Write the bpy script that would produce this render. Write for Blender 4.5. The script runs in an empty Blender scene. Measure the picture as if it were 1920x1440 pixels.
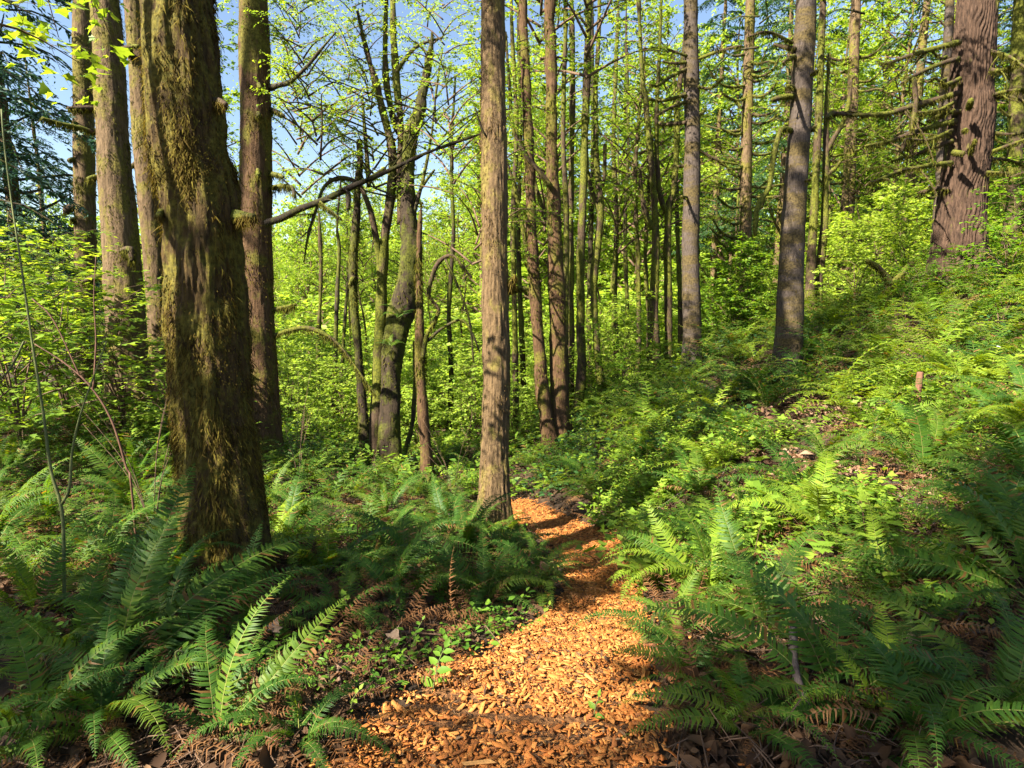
import bpy, math, random
import numpy as np
from mathutils import Vector, Matrix, Euler

random.seed(7)
rng = np.random.default_rng(7)
R = math.radians
scene = bpy.context.scene

# ---------------------------------------------------------------- camera, sky, sun, exposure
FPX = 1144.0            # focal length in pixels of a 1920 x 1440 frame
PITCH = R(8.0)
EYE = 1.6
cam_d = bpy.data.cameras.new("camera")
cam_d.sensor_width = 36.0
cam_d.lens = 36.0 * FPX / 1920.0
cam_d.clip_start = 0.05
cam_d.clip_end = 2000
cam = bpy.data.objects.new("camera", cam_d)
scene.collection.objects.link(cam)
cam.location = (0, 0, EYE)
cam.rotation_euler = (math.pi / 2 - PITCH, 0, 0)
scene.camera = cam

SUN_EL = R(42)
SUN_TO = np.array([-0.80, -0.60])          # horizontal direction towards the sun: left, a little behind
SUN_TO = SUN_TO / np.linalg.norm(SUN_TO)
world = bpy.data.worlds.new("World")
scene.world = world
world.use_nodes = True
wn = world.node_tree
bg = wn.nodes["Background"]
sky = wn.nodes.new("ShaderNodeTexSky")
sky.sky_type = 'NISHITA'
sky.sun_disc = False
sky.sun_elevation = SUN_EL
sky.sun_rotation = math.atan2(SUN_TO[0], SUN_TO[1])
sky.air_density = 1.0
sky.dust_density = 1.0
sky.ozone_density = 1.0
wn.links.new(sky.outputs[0], bg.inputs[0])
bg.inputs[1].default_value = 0.05

sun_d = bpy.data.lights.new("sun", 'SUN')
sun_d.energy = 5.0
sun_d.angle = R(0.5)
sun_d.color = (1.0, 0.92, 0.78)
sun = bpy.data.objects.new("sun", sun_d)
scene.collection.objects.link(sun)
tosun = Vector((SUN_TO[0] * math.cos(SUN_EL), SUN_TO[1] * math.cos(SUN_EL), math.sin(SUN_EL)))
sun.rotation_euler = tosun.to_track_quat('Z', 'Y').to_euler()
sun.location = (-20, -12, 30)

scene.view_settings.view_transform = 'Standard'
scene.view_settings.look = 'None'
scene.view_settings.exposure = 2.4
scene.view_settings.gamma = 1.0
scene.view_settings.use_curve_mapping = False

cy = scene.cycles
cy.max_bounces = 7
cy.diffuse_bounces = 3
cy.glossy_bounces = 2
cy.transmission_bounces = 4
cy.transparent_max_bounces = 4
cy.use_adaptive_sampling = True
cy.adaptive_threshold = 0.02
cy.use_denoising = True
cy.caustics_reflective = False
cy.caustics_refractive = False
cy.sample_clamp_indirect = 6.0

# ---------------------------------------------------------------- helpers
COL = scene.collection
CAMP = np.array([0, 0, EYE])
FW = np.array([0, math.cos(PITCH), -math.sin(PITCH)])
UP = np.array([0, math.sin(PITCH), math.cos(PITCH)])


def at(u, v, d):
    """point seen at photograph pixel (u, v), d metres in front of the camera"""
    return CAMP + d * (FW + (u - 960) / FPX * np.array([1.0, 0, 0]) - (v - 720) / FPX * UP)


def proj(p):
    q = np.asarray(p) - CAMP
    d = q @ FW
    return 960 + FPX * q[..., 0] / d, 720 - FPX * (q @ UP) / d, d


def _hash(ix, iy, iz):
    h = (ix * 374761393 + iy * 668265263 + iz * 2147483647) & 0xFFFFFFFF
    h = ((h ^ (h >> 13)) * 1274126177) & 0xFFFFFFFF
    return ((h ^ (h >> 16)) & 0xFFFF) / 65535.0


def vnoise(p):
    p = np.asarray(p, dtype=np.float64)
    i = np.floor(p).astype(np.int64)
    f = p - i
    f = f * f * (3 - 2 * f)
    out = 0
    for dx in (0, 1):
        for dy in (0, 1):
            for dz in (0, 1):
                w = (f[:, 0] if dx else 1 - f[:, 0]) * (f[:, 1] if dy else 1 - f[:, 1]) * (f[:, 2] if dz else 1 - f[:, 2])
                out = out + w * _hash(i[:, 0] + dx, i[:, 1] + dy, i[:, 2] + dz)
    return out * 2 - 1


def fbm(p, o=3):
    s, a, out = 1.0, 1.0, 0
    for k in range(o):
        out = out + a * vnoise(p * s + 17.3 * k)
        s *= 2.0
        a *= 0.5
    return out


def mk_mesh(name, V, faces, mats, fmat=None, smooth=False):
    """faces: list of int arrays (n,3) or (n,4)"""
    me = bpy.data.meshes.new(name)
    V = np.ascontiguousarray(V, dtype=np.float32)
    me.vertices.add(len(V))
    me.vertices.foreach_set("co", V.ravel())
    faces = [np.asarray(f, dtype=np.int32) for f in faces if len(f)]
    idx = np.concatenate([f.ravel() for f in faces])
    tot = np.concatenate([np.full(len(f), f.shape[1], dtype=np.int32) for f in faces])
    st = np.concatenate([[0], np.cumsum(tot)[:-1]]).astype(np.int32)
    me.loops.add(len(idx))
    me.loops.foreach_set("vertex_index", idx)
    me.polygons.add(len(tot))
    me.polygons.foreach_set("loop_start", st)
    me.polygons.foreach_set("loop_total", tot)
    if not isinstance(mats, (list, tuple)):
        mats = [mats]
    for m in mats:
        me.materials.append(m)
    if fmat is not None:
        me.polygons.foreach_set("material_index", np.concatenate(fmat).astype(np.int32))
    if smooth:
        me.polygons.foreach_set("use_smooth", np.ones(len(tot), dtype=bool))
    me.update(calc_edges=True)
    return me


class MB:
    def __init__(self):
        self.V, self.F, self.M, self.n = [], [], [], 0

    def add(self, V, *Fs, m=0):
        V = np.asarray(V, dtype=np.float64)
        self.V.append(V)
        for F in Fs:
            F = np.asarray(F, dtype=np.int64)
            if len(F):
                self.F.append(F + self.n)
                self.M.append(np.full(len(F), m))
        self.n += len(V)

    def mesh(self, name, mats, off=None, smooth=False):
        V = np.concatenate(self.V)
        if off is not None:
            V = V - np.asarray(off)
        return mk_mesh(name, V, self.F, mats, self.M if isinstance(mats, (list, tuple)) and len(mats) > 1 else None, smooth)


def link(name, me, parent=None, loc=None, rot=None, scale=None):
    o = bpy.data.objects.new(name, me)
    COL.objects.link(o)
    if parent is not None:
        o.parent = parent
    if loc is not None:
        o.location = loc
    if rot is not None:
        o.rotation_euler = rot
    if scale is not None:
        o.scale = scale if hasattr(scale, '__len__') else (scale,) * 3
    return o


def tag(o, label=None, cat=None, group=None, kind=None):
    if label:
        o['label'] = label
    if cat:
        o['category'] = cat
    if group:
        o['group'] = group
    if kind:
        o['kind'] = kind
    return o


def thing(name, label, cat, loc=(0, 0, 0), rotz=0, group=None):
    o = bpy.data.objects.new(name, None)
    COL.objects.link(o)
    o.location = tuple(loc)
    o.rotation_euler = (0, 0, rotz)
    o.empty_display_size = 0.1
    return tag(o, label, cat, group)


def resample(P, r, n):
    """Catmull-Rom through the control points"""
    P = np.asarray(P, float)
    r = np.asarray(r, float)
    if len(P) == 2:
        t = np.linspace(0, 1, n)[:, None]
        return P[0] * (1 - t) + P[1] * t, r[0] * (1 - t[:, 0]) + r[1] * t[:, 0]
    A = np.concatenate([[2 * P[0] - P[1]], P, [2 * P[-1] - P[-2]]])
    L = np.concatenate([[0], np.cumsum(np.linalg.norm(np.diff(P, axis=0), axis=1))])
    s = np.linspace(0, L[-1], n)
    k = np.clip(np.searchsorted(L, s, side='right') - 1, 0, len(P) - 2)
    t = ((s - L[k]) / (L[k + 1] - L[k] + 1e-9))[:, None]
    p0, p1, p2, p3 = A[k], A[k + 1], A[k + 2], A[k + 3]
    out = 0.5 * (2 * p1 + (p2 - p0) * t + (2 * p0 - 5 * p1 + 4 * p2 - p3) * t ** 2 + (3 * p1 - p0 - 3 * p2 + p3) * t ** 3)
    return out, np.interp(s, L, r)


def tube(P, r, seg=8, n=None, rough=0.0, nsc=6.0, cap=True, amp=None):
    """returns V, quads, caps(tris), normals"""
    P = np.asarray(P, float)
    if n is None:
        n = max(3, len(P) * 4)
    C, rr = resample(P, r, n)
    T = np.gradient(C, axis=0)
    T /= np.linalg.norm(T, axis=1)[:, None] + 1e-12
    a = np.array([1.0, 0, 0]) if abs(T[0, 0]) < 0.8 else np.array([0, 1.0, 0])
    N = np.zeros_like(C)
    for i in range(n):
        a = a - T[i] * (a @ T[i])
        a = a / (np.linalg.norm(a) + 1e-12)
        N[i] = a
    B = np.cross(T, N)
    th = np.linspace(0, 2 * math.pi, seg, endpoint=False)
    D = N[:, None, :] * np.cos(th)[None, :, None] + B[:, None, :] * np.sin(th)[None, :, None]
    V = C[:, None, :] + D * rr[:, None, None]
    if amp is not None or rough:
        Q = V.reshape(-1, 3)
        h = (amp(Q, np.tile(th, n)) if amp is not None else rough * fbm(Q * nsc, 2)).reshape(n, seg)
        V = V + D * h[:, :, None]
    i, j = np.meshgrid(np.arange(n - 1), np.arange(seg), indexing='ij')
    q = np.stack([i * seg + j, i * seg + (j + 1) % seg, (i + 1) * seg + (j + 1) % seg, (i + 1) * seg + j], -1).reshape(-1, 4)
    V = V.reshape(-1, 3)
    tris = np.zeros((0, 3), int)
    if cap:
        k = len(V)
        V = np.concatenate([V, [C[0]], [C[-1] + T[-1] * rr[-1] * 0.3]])
        jj = np.arange(seg)
        tris = np.concatenate([np.stack([np.full(seg, k), (jj + 1) % seg, jj], -1),
                               np.stack([np.full(seg, k + 1), (n - 1) * seg + jj, (n - 1) * seg + (jj + 1) % seg], -1)])
    return V, q, tris, D.reshape(-1, 3)


def rot_from(y, z=None):
    """rotation matrices (N,3,3) whose local y axis is y and local z near z"""
    y = y / (np.linalg.norm(y, axis=1)[:, None] + 1e-12)
    if z is None:
        z = np.tile([0, 0, 1.0], (len(y), 1))
    x = np.cross(y, z)
    ln = np.linalg.norm(x, axis=1)[:, None]
    x = np.where(ln < 1e-4, [1.0, 0, 0], x / (ln + 1e-12))
    z2 = np.cross(x, y)
    return np.stack([x, y, z2], -1)


def scatter(T, faces, pos, Rm, sc):
    """copy a template to N places; T (k,3); sc (N,) or (N,3)"""
    sc = np.asarray(sc, float)
    if sc.ndim == 1:
        sc = sc[:, None].repeat(3, 1)
    V = np.einsum('nij,nkj->nki', Rm, T[None] * sc[:, None, :]) + pos[:, None, :]
    k, N = len(T), len(pos)
    out = []
    for F in faces:
        F = np.asarray(F)
        out.append((F[None] + (np.arange(N) * k)[:, None, None]).reshape(-1, F.shape[1]))
    return V.reshape(-1, 3), out


LEAF = (np.array([[0, 0, 0], [-.27, .32, .07], [0, .42, 0], [.27, .32, .07], [-.2, .68, .04], [.2, .68, .04], [0, 1, -.08]]),
        [np.array([[0, 2, 1], [0, 3, 2], [4, 2, 6], [2, 5, 6], [1, 2, 4], [2, 3, 5]])])
LEAF_S = (np.array([[0, 0, 0], [-.34, .45, .1], [.34, .45, .1], [0, 1, -.06]]), [np.array([[0, 3, 1], [0, 2, 3]])])
_a = [(0, 0), (.2, .05), (.46, .02), (.34, .22), (.58, .42), (.3, .45), (.2, .62), (0, 1.0), (-.2, .62), (-.3, .45), (-.58, .42), (-.34, .22), (-.46, .02), (-.2, .05)]
MAPLE = (np.array([[x, y, .1 * abs(x) - .08 * y * y] for x, y in _a] + [[0, .32, 0]]),
         [np.array([[14, i, (i + 1) % 14] for i in range(14)])])


def randdir(n, flat=1.0):
    v = rng.normal(size=(n, 3))
    v[:, 2] *= flat
    return v / (np.linalg.norm(v, axis=1)[:, None] + 1e-9)


# ---------------------------------------------------------------- materials
def newmat(name):
    m = bpy.data.materials.new(name)
    m.use_nodes = True
    nt = m.node_tree
    nt.nodes.clear()
    out = nt.nodes.new("ShaderNodeOutputMaterial")
    return m, nt, out


def N(nt, t, **kw):
    n = nt.nodes.new(t)
    for k, v in kw.items():
        if k.startswith('i_'):
            n.inputs[k[2:].replace('_', ' ')].default_value = v
        else:
            setattr(n, k, v)
    return n


def ramp(nt, stops):
    n = nt.nodes.new("ShaderNodeValToRGB")
    e = n.color_ramp.elements
    while len(e) < len(stops):
        e.new(0.5)
    for k, (p, c) in enumerate(stops):
        e[k].position = p
        e[k].color = (c[0], c[1], c[2], 1) if hasattr(c, '__len__') else (c, c, c, 1)
    return n


def leafmat(name, stops, trans=0.45, tcol=(1.6, 1.5, .5), rough=0.5, spec=0.25, objvar=0.25, brown=0.0):
    """leaf: colour varies leaf by leaf and plant by plant; light passes through"""
    m, nt, out = newmat(name)
    g = N(nt, "ShaderNodeNewGeometry")
    oi = N(nt, "ShaderNodeObjectInfo")
    mix = N(nt, "ShaderNodeMath", operation='MULTIPLY')
    mix.inputs[1].default_value = 1 - objvar
    nt.links.new(g.outputs['Random Per Island'], mix.inputs[0])
    m2 = N(nt, "ShaderNodeMath", operation='MULTIPLY')
    m2.inputs[1].default_value = objvar
    nt.links.new(oi.outputs['Random'], m2.inputs[0])
    ad = N(nt, "ShaderNodeMath", operation='ADD')
    nt.links.new(mix.outputs[0], ad.inputs[0])
    nt.links.new(m2.outputs[0], ad.inputs[1])
    rp = ramp(nt, stops)
    nt.links.new(ad.outputs[0], rp.inputs[0])
    p = N(nt, "ShaderNodeBsdfPrincipled")
    p.inputs['Roughness'].default_value = rough
    p.inputs['Specular IOR Level'].default_value = spec
    if brown:                      # some leaflets are withered
        cmp_ = N(nt, "ShaderNodeMath", operation='LESS_THAN')
        cmp_.inputs[1].default_value = brown
        nt.links.new(g.outputs['Random Per Island'], cmp_.inputs[0])
        bm_ = N(nt, "ShaderNodeMix", data_type='RGBA')
        nt.links.new(cmp_.outputs[0], bm_.inputs[0])
        nt.links.new(rp.outputs[0], bm_.inputs[6])
        bm_.inputs[7].default_value = (.16, .09, .025, 1)

        class _O:
            outputs = [bm_.outputs[2]]
        rp = _O
    nt.links.new(rp.outputs[0], p.inputs['Base Color'])
    tm = N(nt, "ShaderNodeMix", data_type='RGBA', blend_type='MULTIPLY')
    tm.inputs[0].default_value = 1
    nt.links.new(rp.outputs[0], tm.inputs[6])
    tm.inputs[7].default_value = (*tcol, 1)
    t = N(nt, "ShaderNodeBsdfTranslucent")
    nt.links.new(tm.outputs[2], t.inputs[0])
    ms = N(nt, "ShaderNodeMixShader")
    ms.inputs[0].default_value = trans
    nt.links.new(p.outputs[0], ms.inputs[1])
    nt.links.new(t.outputs[0], ms.inputs[2])
    nt.links.new(ms.outputs[0], out.inputs[0])
    return m


def solid(name, stops, scale=(8, 8, 8), rough=0.85, bump=0.4, detail=5, bdist=0.01):
    m, nt, out = newmat(name)
    tc = N(nt, "ShaderNodeTexCoord")
    mp = N(nt, "ShaderNodeMapping")
    mp.inputs['Scale'].default_value = scale
    nt.links.new(tc.outputs['Object'], mp.inputs[0])
    no = N(nt, "ShaderNodeTexNoise")
    no.inputs['Scale'].default_value = 1
    no.inputs['Detail'].default_value = detail
    no.inputs['Roughness'].default_value = .65
    nt.links.new(mp.outputs[0], no.inputs[0])
    rp = ramp(nt, stops)
    nt.links.new(no.outputs[0], rp.inputs[0])
    p = N(nt, "ShaderNodeBsdfPrincipled")
    p.inputs['Roughness'].default_value = rough
    p.inputs['Specular IOR Level'].default_value = 0.2
    nt.links.new(rp.outputs[0], p.inputs['Base Color'])
    b = N(nt, "ShaderNodeBump")
    b.inputs['Strength'].default_value = bump
    b.inputs['Distance'].default_value = bdist
    nt.links.new(no.outputs[0], b.inputs['Height'])
    nt.links.new(b.outputs[0], p.inputs['Normal'])
    nt.links.new(p.outputs[0], out.inputs[0])
    return m


def bark(name, dark, light, moss=(.07, .085, .012), moss2=(.16, .15, .02), amount=.5, streak=(22, 22, 3.0), ring=0.0, mscale=3.0, bump=.9):
    """bark with moss patches; ring > 0 gathers the moss in level rings where branches left the trunk"""
    m, nt, out = newmat(name)
    tc = N(nt, "ShaderNodeTexCoord")
    mp = N(nt, "ShaderNodeMapping")
    mp.inputs['Scale'].default_value = streak
    nt.links.new(tc.outputs['Object'], mp.inputs[0])
    n1 = N(nt, "ShaderNodeTexNoise")
    n1.inputs['Scale'].default_value = 1
    n1.inputs['Detail'].default_value = 6
    n1.inputs['Roughness'].default_value = .7
    nt.links.new(mp.outputs[0], n1.inputs[0])
    rb = ramp(nt, [(.32, dark), (.5, [(a + b) / 2 for a, b in zip(dark, light)]), (.68, light)])
    nt.links.new(n1.outputs[0], rb.inputs[0])
    n2 = N(nt, "ShaderNodeTexNoise")
    n2.inputs['Scale'].default_value = mscale
    n2.inputs['Detail'].default_value = 5
    n2.inputs['Roughness'].default_value = .65
    mp2 = N(nt, "ShaderNodeMapping")
    mp2.inputs['Scale'].default_value = (1, 1, 5.0 if ring else .6)
    nt.links.new(tc.outputs['Object'], mp2.inputs[0])
    nt.links.new(mp2.outputs[0], n2.inputs[0])
    fac = n2.outputs[0]
    if ring:
        mp3 = N(nt, "ShaderNodeMapping")
        mp3.inputs['Scale'].default_value = (1.1, 1.1, ring)
        nt.links.new(tc.outputs['Object'], mp3.inputs[0])
        n3 = N(nt, "ShaderNodeTexNoise")
        n3.inputs['Scale'].default_value = 1
        n3.inputs['Detail'].default_value = 3
        nt.links.new(mp3.outputs[0], n3.inputs[0])
        av = N(nt, "ShaderNodeMath", operation='MULTIPLY_ADD')
        nt.links.new(n3.outputs[0], av.inputs[0])
        av.inputs[1].default_value = .75
        a2 = N(nt, "ShaderNodeMath", operation='MULTIPLY')
        nt.links.new(n2.outputs[0], a2.inputs[0])
        a2.inputs[1].default_value = .25
        nt.links.new(a2.outputs[0], av.inputs[2])
        fac = av.outputs[0]
    t = .5 + (.5 - amount) * .45
    rm = ramp(nt, [(max(t - .05, 0), 0), (min(t + .05, 1), 1)])
    nt.links.new(fac, rm.inputs[0])
    n4 = N(nt, "ShaderNodeTexNoise")
    n4.inputs['Scale'].default_value = 30
    n4.inputs['Detail'].default_value = 4
    nt.links.new(tc.outputs['Object'], n4.inputs[0])
    rmc = ramp(nt, [(.35, moss), (.62, moss2)])
    nt.links.new(n4.outputs[0], rmc.inputs[0])
    mx = N(nt, "ShaderNodeMix", data_type='RGBA')
    nt.links.new(rm.outputs[0], mx.inputs[0])
    nt.links.new(rb.outputs[0], mx.inputs[6])
    nt.links.new(rmc.outputs[0], mx.inputs[7])
    p = N(nt, "ShaderNodeBsdfPrincipled")
    p.inputs['Roughness'].default_value = .9
    p.inputs['Specular IOR Level'].default_value = .15
    nt.links.new(mx.outputs[2], p.inputs['Base Color'])
    ha = N(nt, "ShaderNodeMath", operation='ADD')
    nt.links.new(n1.outputs[0], ha.inputs[0])
    hb = N(nt, "ShaderNodeMath", operation='MULTIPLY')
    nt.links.new(n4.outputs[0], hb.inputs[0])
    hb.inputs[1].default_value = .5
    nt.links.new(hb.outputs[0], ha.inputs[1])
    b = N(nt, "ShaderNodeBump")
    b.inputs['Strength'].default_value = bump
    b.inputs['Distance'].default_value = .02
    nt.links.new(ha.outputs[0], b.inputs['Height'])
    nt.links.new(b.outputs[0], p.inputs['Normal'])
    nt.links.new(p.outputs[0], out.inputs[0])
    return m


M = {}
M['leaf_lime'] = leafmat("leaf_lime", [(0, (.10, .20, .02)), (.5, (.21, .33, .035)), (1, (.34, .44, .06))], .52, (1.5, 1.3, .5))
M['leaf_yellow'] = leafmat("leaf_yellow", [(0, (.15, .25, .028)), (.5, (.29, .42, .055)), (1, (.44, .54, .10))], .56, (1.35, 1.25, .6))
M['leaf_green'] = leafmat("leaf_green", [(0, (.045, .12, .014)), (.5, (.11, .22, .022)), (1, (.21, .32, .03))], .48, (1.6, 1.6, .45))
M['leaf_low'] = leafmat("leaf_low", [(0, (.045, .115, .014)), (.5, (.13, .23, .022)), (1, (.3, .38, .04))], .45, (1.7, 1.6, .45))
M['leaf_waxy'] = leafmat("leaf_waxy", [(0, (.015, .05, .014)), (.6, (.035, .09, .024)), (1, (.07, .13, .028))], .22, (1.6, 1.7, .5), rough=.35, spec=.5)
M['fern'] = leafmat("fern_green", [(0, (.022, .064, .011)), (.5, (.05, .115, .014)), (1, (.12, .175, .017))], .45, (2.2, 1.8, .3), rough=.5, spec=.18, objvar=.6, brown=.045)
M['fern_lit'] = leafmat("fern_lit", [(0, (.06, .13, .013)), (.5, (.135, .22, .018)), (1, (.25, .33, .028))], .5, (1.8, 1.5, .3), rough=.5, spec=.18, objvar=.5)  # paler, yellower copy of fern: sunlight put into the frond colour
M['fern_dead'] = leafmat("fern_dead", [(0, (.06, .026, .011)), (.5, (.13, .06, .024)), (1, (.22, .12, .05))], .25, (1.3, 1.1, .8), rough=.8, spec=.1, objvar=.5)
M['needle'] = leafmat("needle", [(0, (.012, .036, .014)), (.5, (.024, .062, .022)), (1, (.05, .095, .026))], .25, (1.5, 1.7, .5), rough=.5)
M['needle_blue'] = leafmat("needle_blue", [(0, (.012, .036, .022)), (.5, (.022, .058, .036)), (1, (.04, .085, .045))], .2, (1.4, 1.6, .7), rough=.5)
M['moss'] = leafmat("moss", [(0, (.024, .024, .005)), (.5, (.06, .06, .009)), (1, (.125, .115, .018))], .35, (1.3, 1.2, .5), rough=.9, spec=.05, objvar=.1)
M['moss_brown'] = leafmat("moss_brown", [(0, (.03, .021, .006)), (.45, (.08, .056, .013)), (.8, (.125, .098, .018)), (1, (.165, .138, .025))], .3, (1.3, 1.15, .5), rough=.9, spec=.05, objvar=.1)
M['moss_tan'] = leafmat("moss_tan", [(0, (.032, .02, .007)), (.5, (.095, .06, .022)), (1, (.2, .138, .055))], .3, (1.3, 1.15, .5), rough=.9, spec=.05, objvar=.1)
M['litter'] = leafmat("litter", [(0, (.025, .013, .007)), (.4, (.06, .032, .016)), (.75, (.105, .06, .03)), (1, (.22, .14, .075))], .15, (1.2, 1, .8), rough=.8, spec=.15)
M['litter_tan'] = leafmat("litter_tan", [(0, (.09, .045, .025)), (.5, (.18, .10, .06)), (1, (.3, .2, .13))], .15, (1.2, 1, .8), rough=.8, spec=.15)
M['litter_pale'] = leafmat("litter_pale", [(0, (.2, .13, .08)), (1, (.34, .25, .18))], .2, (1.2, 1, .8), rough=.8)
M['chip'] = leafmat("chip", [(0, (.045, .022, .012)), (.15, (.14, .06, .024)), (.4, (.29, .095, .02)), (.65, (.40, .165, .04)), (.85, (.47, .25, .085)), (1, (.5, .36, .19))], 0.0, rough=.75, spec=.15, objvar=.5)
M['soil'] = solid("soil", [(.3, (.012, .008, .005)), (.5, (.035, .022, .013)), (.62, (.07, .042, .022)), (.75, (.05, .055, .015))], (5, 5, 5), .95, .8, 8, .03)
M['path'] = solid("path_mulch", [(.3, (.025, .012, .006)), (.45, (.10, .045, .016)), (.6, (.22, .10, .035)), (.75, (.34, .18, .07))], (45, 45, 45), .9, 1.0, 4, .02)
M['twig'] = solid("twig", [(.3, (.05, .03, .018)), (.7, (.16, .1, .065))], (20, 20, 20), .85)
M['twig_red'] = solid("twig_red", [(.3, (.05, .024, .015)), (.7, (.12, .06, .036))], (20, 20, 20), .7)
M['stem_green'] = solid("stem_green", [(.3, (.05, .07, .018)), (.7, (.14, .15, .05))], (12, 12, 12), .6)
M['rachis'] = solid("rachis", [(.3, (.10, .12, .025)), (.7, (.2, .19, .05))], (9, 9, 9), .6)
M['deadwood'] = solid("deadwood", [(.3, (.035, .026, .022)), (.55, (.085, .066, .058)), (.75, (.16, .13, .12))], (25, 25, 25), .8, .7)
M['redwood'] = solid("redwood", [(.3, (.12, .035, .014)), (.7, (.34, .14, .06))], (14, 14, 14), .9, .9)
M['stakewood'] = solid("stakewood", [(.3, (.06, .025, .015)), (.7, (.2, .095, .06))], (30, 30, 6), .9, .9)
M['bark_moss'] = bark("bark_big_moss", (.015, .009, .004), (.088, .056, .018), (.048, .042, .008), (.12, .10, .016), .5, (44, 44, 5), mscale=7, bump=1.0)
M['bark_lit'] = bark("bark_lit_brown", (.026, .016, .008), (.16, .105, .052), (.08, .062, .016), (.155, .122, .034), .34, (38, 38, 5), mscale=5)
M['bark_brown'] = bark("bark_brown", (.026, .014, .007), (.105, .06, .029), (.05, .046, .008), (.11, .095, .016), .4, (34, 34, 4), mscale=3)
M['bark_left'] = bark("bark_left", (.032, .021, .010), (.15, .10, .055), (.06, .052, .012), (.13, .108, .022), .42, (26, 26, 4), mscale=2.5)
M['bark_mossy'] = bark("bark_green_moss", (.018, .012, .007), (.08, .053, .032), (.036, .042, .006), (.105, .108, .013), .52, (30, 30, 5), mscale=2.2)
M['bark_grey'] = bark("bark_grey_rings", (.024, .018, .014), (.092, .071, .058), (.035, .026, .013), (.085, .062, .024), .5, (44, 44, 8), ring=3.4, mscale=6)
M['bark_fir'] = bark("bark_fir", (.011, .0065, .0045), (.08, .048, .031), (.05, .05, .01), (.11, .10, .02), .2, (22, 22, 3.5), mscale=2)
M['bark_shade'] = bark("bark_shade", (.012, .009, .006), (.045, .031, .019), (.03, .034, .006), (.075, .08, .011), .5, (30, 30, 5), mscale=2.2)  # bark darkened so its colour carries the shade on the maple
M['bark_black'] = bark("bark_black", (.008, .006, .004), (.03, .022, .015), (.02, .022, .006), (.05, .05, .01), .4, (30, 30, 6))
M['bark_dark'] = bark("bark_dark", (.015, .012, .008), (.06, .045, .03), (.045, .05, .01), (.10, .10, .018), .5, (30, 30, 6))

# ---------------------------------------------------------------- terrain
CTRL = [(945, 1440, 2.25), (940, 1360, 2.35), (1010, 1300, 2.75), (1040, 1250, 3.05), (1110, 1200, 3.6), (1120, 1150, 4.25), (1130, 1100, 5.0),
        (1110, 1060, 5.8), (1100, 1030, 6.5), (1040, 1000, 7.3), (1005, 980, 8.0), (985, 950, 9.0), (970, 920, 10.4),
        (428, 1095, 4.2), (928, 990, 7.0), (492, 852, 10.0), (312, 790, 12.0), (245, 785, 11.0), (160, 760, 15.0),
        (727, 885, 11.0), (685, 865, 12.0), (800, 912, 10.5), (1040, 842, 12.0), (1085, 795, 15.0), (1130, 750, 17.0), (1240, 700, 17.0),
        (1298, 694, 14.0), (1475, 710, 11.0), (1520, 608, 16.0), (1790, 540, 13.0), (1893, 480, 18.0),
        (1720, 805, 7.5), (1900, 1010, 4.2), (1600, 1210, 3.0), (1900, 1300, 2.45), (1300, 1130, 4.4), (1500, 960, 5.6), (1300, 900, 7.6),
        (1900, 800, 6.2), (1900, 640, 9.5), (1650, 650, 10.5), (1400, 790, 8.8), (1640, 860, 6.6),
        (80, 1300, 2.6), (300, 1300, 2.65), (600, 1300, 2.7), (60, 1050, 4.2), (100, 900, 7.0), (650, 1080, 4.6), (700, 960, 7.5), (600, 900, 9)]
cp = [at(*c) for c in CTRL]
for x, y, z in [(0, 0, .05), (-3, 0, .1), (3, 0, .25), (0, -6, .4), (-8, -6, .3), (8, -6, 1.2), (6, 2, .8), (-6, 3, .1), (-12, 4, 0), (-14, 16, -1),
                (-20, 26, -2.5), (0, 26, -3.2), (-10, 36, -3.8), (12, 30, -1.2), (22, 24, 2.6), (26, 12, 4.5), (30, 0, 5.5), (-25, -10, 0), (25, -15, 4), (0, -20, .8),
                (0, 45, -4.5), (-30, 50, -4.5), (25, 48, 0), (40, 40, 5), (-35, 20, -2.5), (0, 62, -4), (-35, 75, -3), (40, 70, 4), (60, 20, 10), (-60, 0, -2),
                (0, 95, 0), (-50, 110, 1), (60, 110, 10), (-70, 50, -3)]:
    cp.append(np.array([x, y, z], float))
cp = np.array(cp)


def _tps(r2):
    return np.where(r2 > 1e-9, .5 * r2 * np.log(r2 + 1e-12), 0)


_n = len(cp)
_K = _tps(((cp[:, None, :2] - cp[None, :, :2]) ** 2).sum(-1)) + np.eye(_n) * .25
_P = np.concatenate([np.ones((_n, 1)), cp[:, :2]], 1)
_A = np.block([[_K, _P], [_P.T, np.zeros((3, 3))]])
_w = np.linalg.solve(_A, np.concatenate([cp[:, 2], np.zeros(3)]))


def ground(x, y, bumps=True):
    x = np.atleast_1d(np.asarray(x, float))
    y = np.atleast_1d(np.asarray(y, float))
    xc, yc = np.clip(x, -75, 65), np.clip(y, -22, 115)
    q = np.stack([xc, yc], -1)
    z = _tps(((q[:, None] - cp[None, :, :2]) ** 2).sum(-1)) @ _w[:_n] + _w[_n] + q @ _w[_n + 1:]
    z = z + np.maximum(y - 115, 0) * .10 + np.maximum(np.abs(x) - 75, 0) * .05
    if bumps:
        p3 = np.stack([x, y, x * 0], -1)
        z = z + .05 * fbm(p3 * 1.1, 2) + .02 * vnoise(p3 * 5)
    return z


def g1(x, y):
    return float(ground(x, y)[0])


def on_ground(u, v, d):
    """ground point on the pixel's column at depth near d"""
    p = at(u, v, d)
    return np.array([p[0], p[1], g1(p[0], p[1])])


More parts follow.
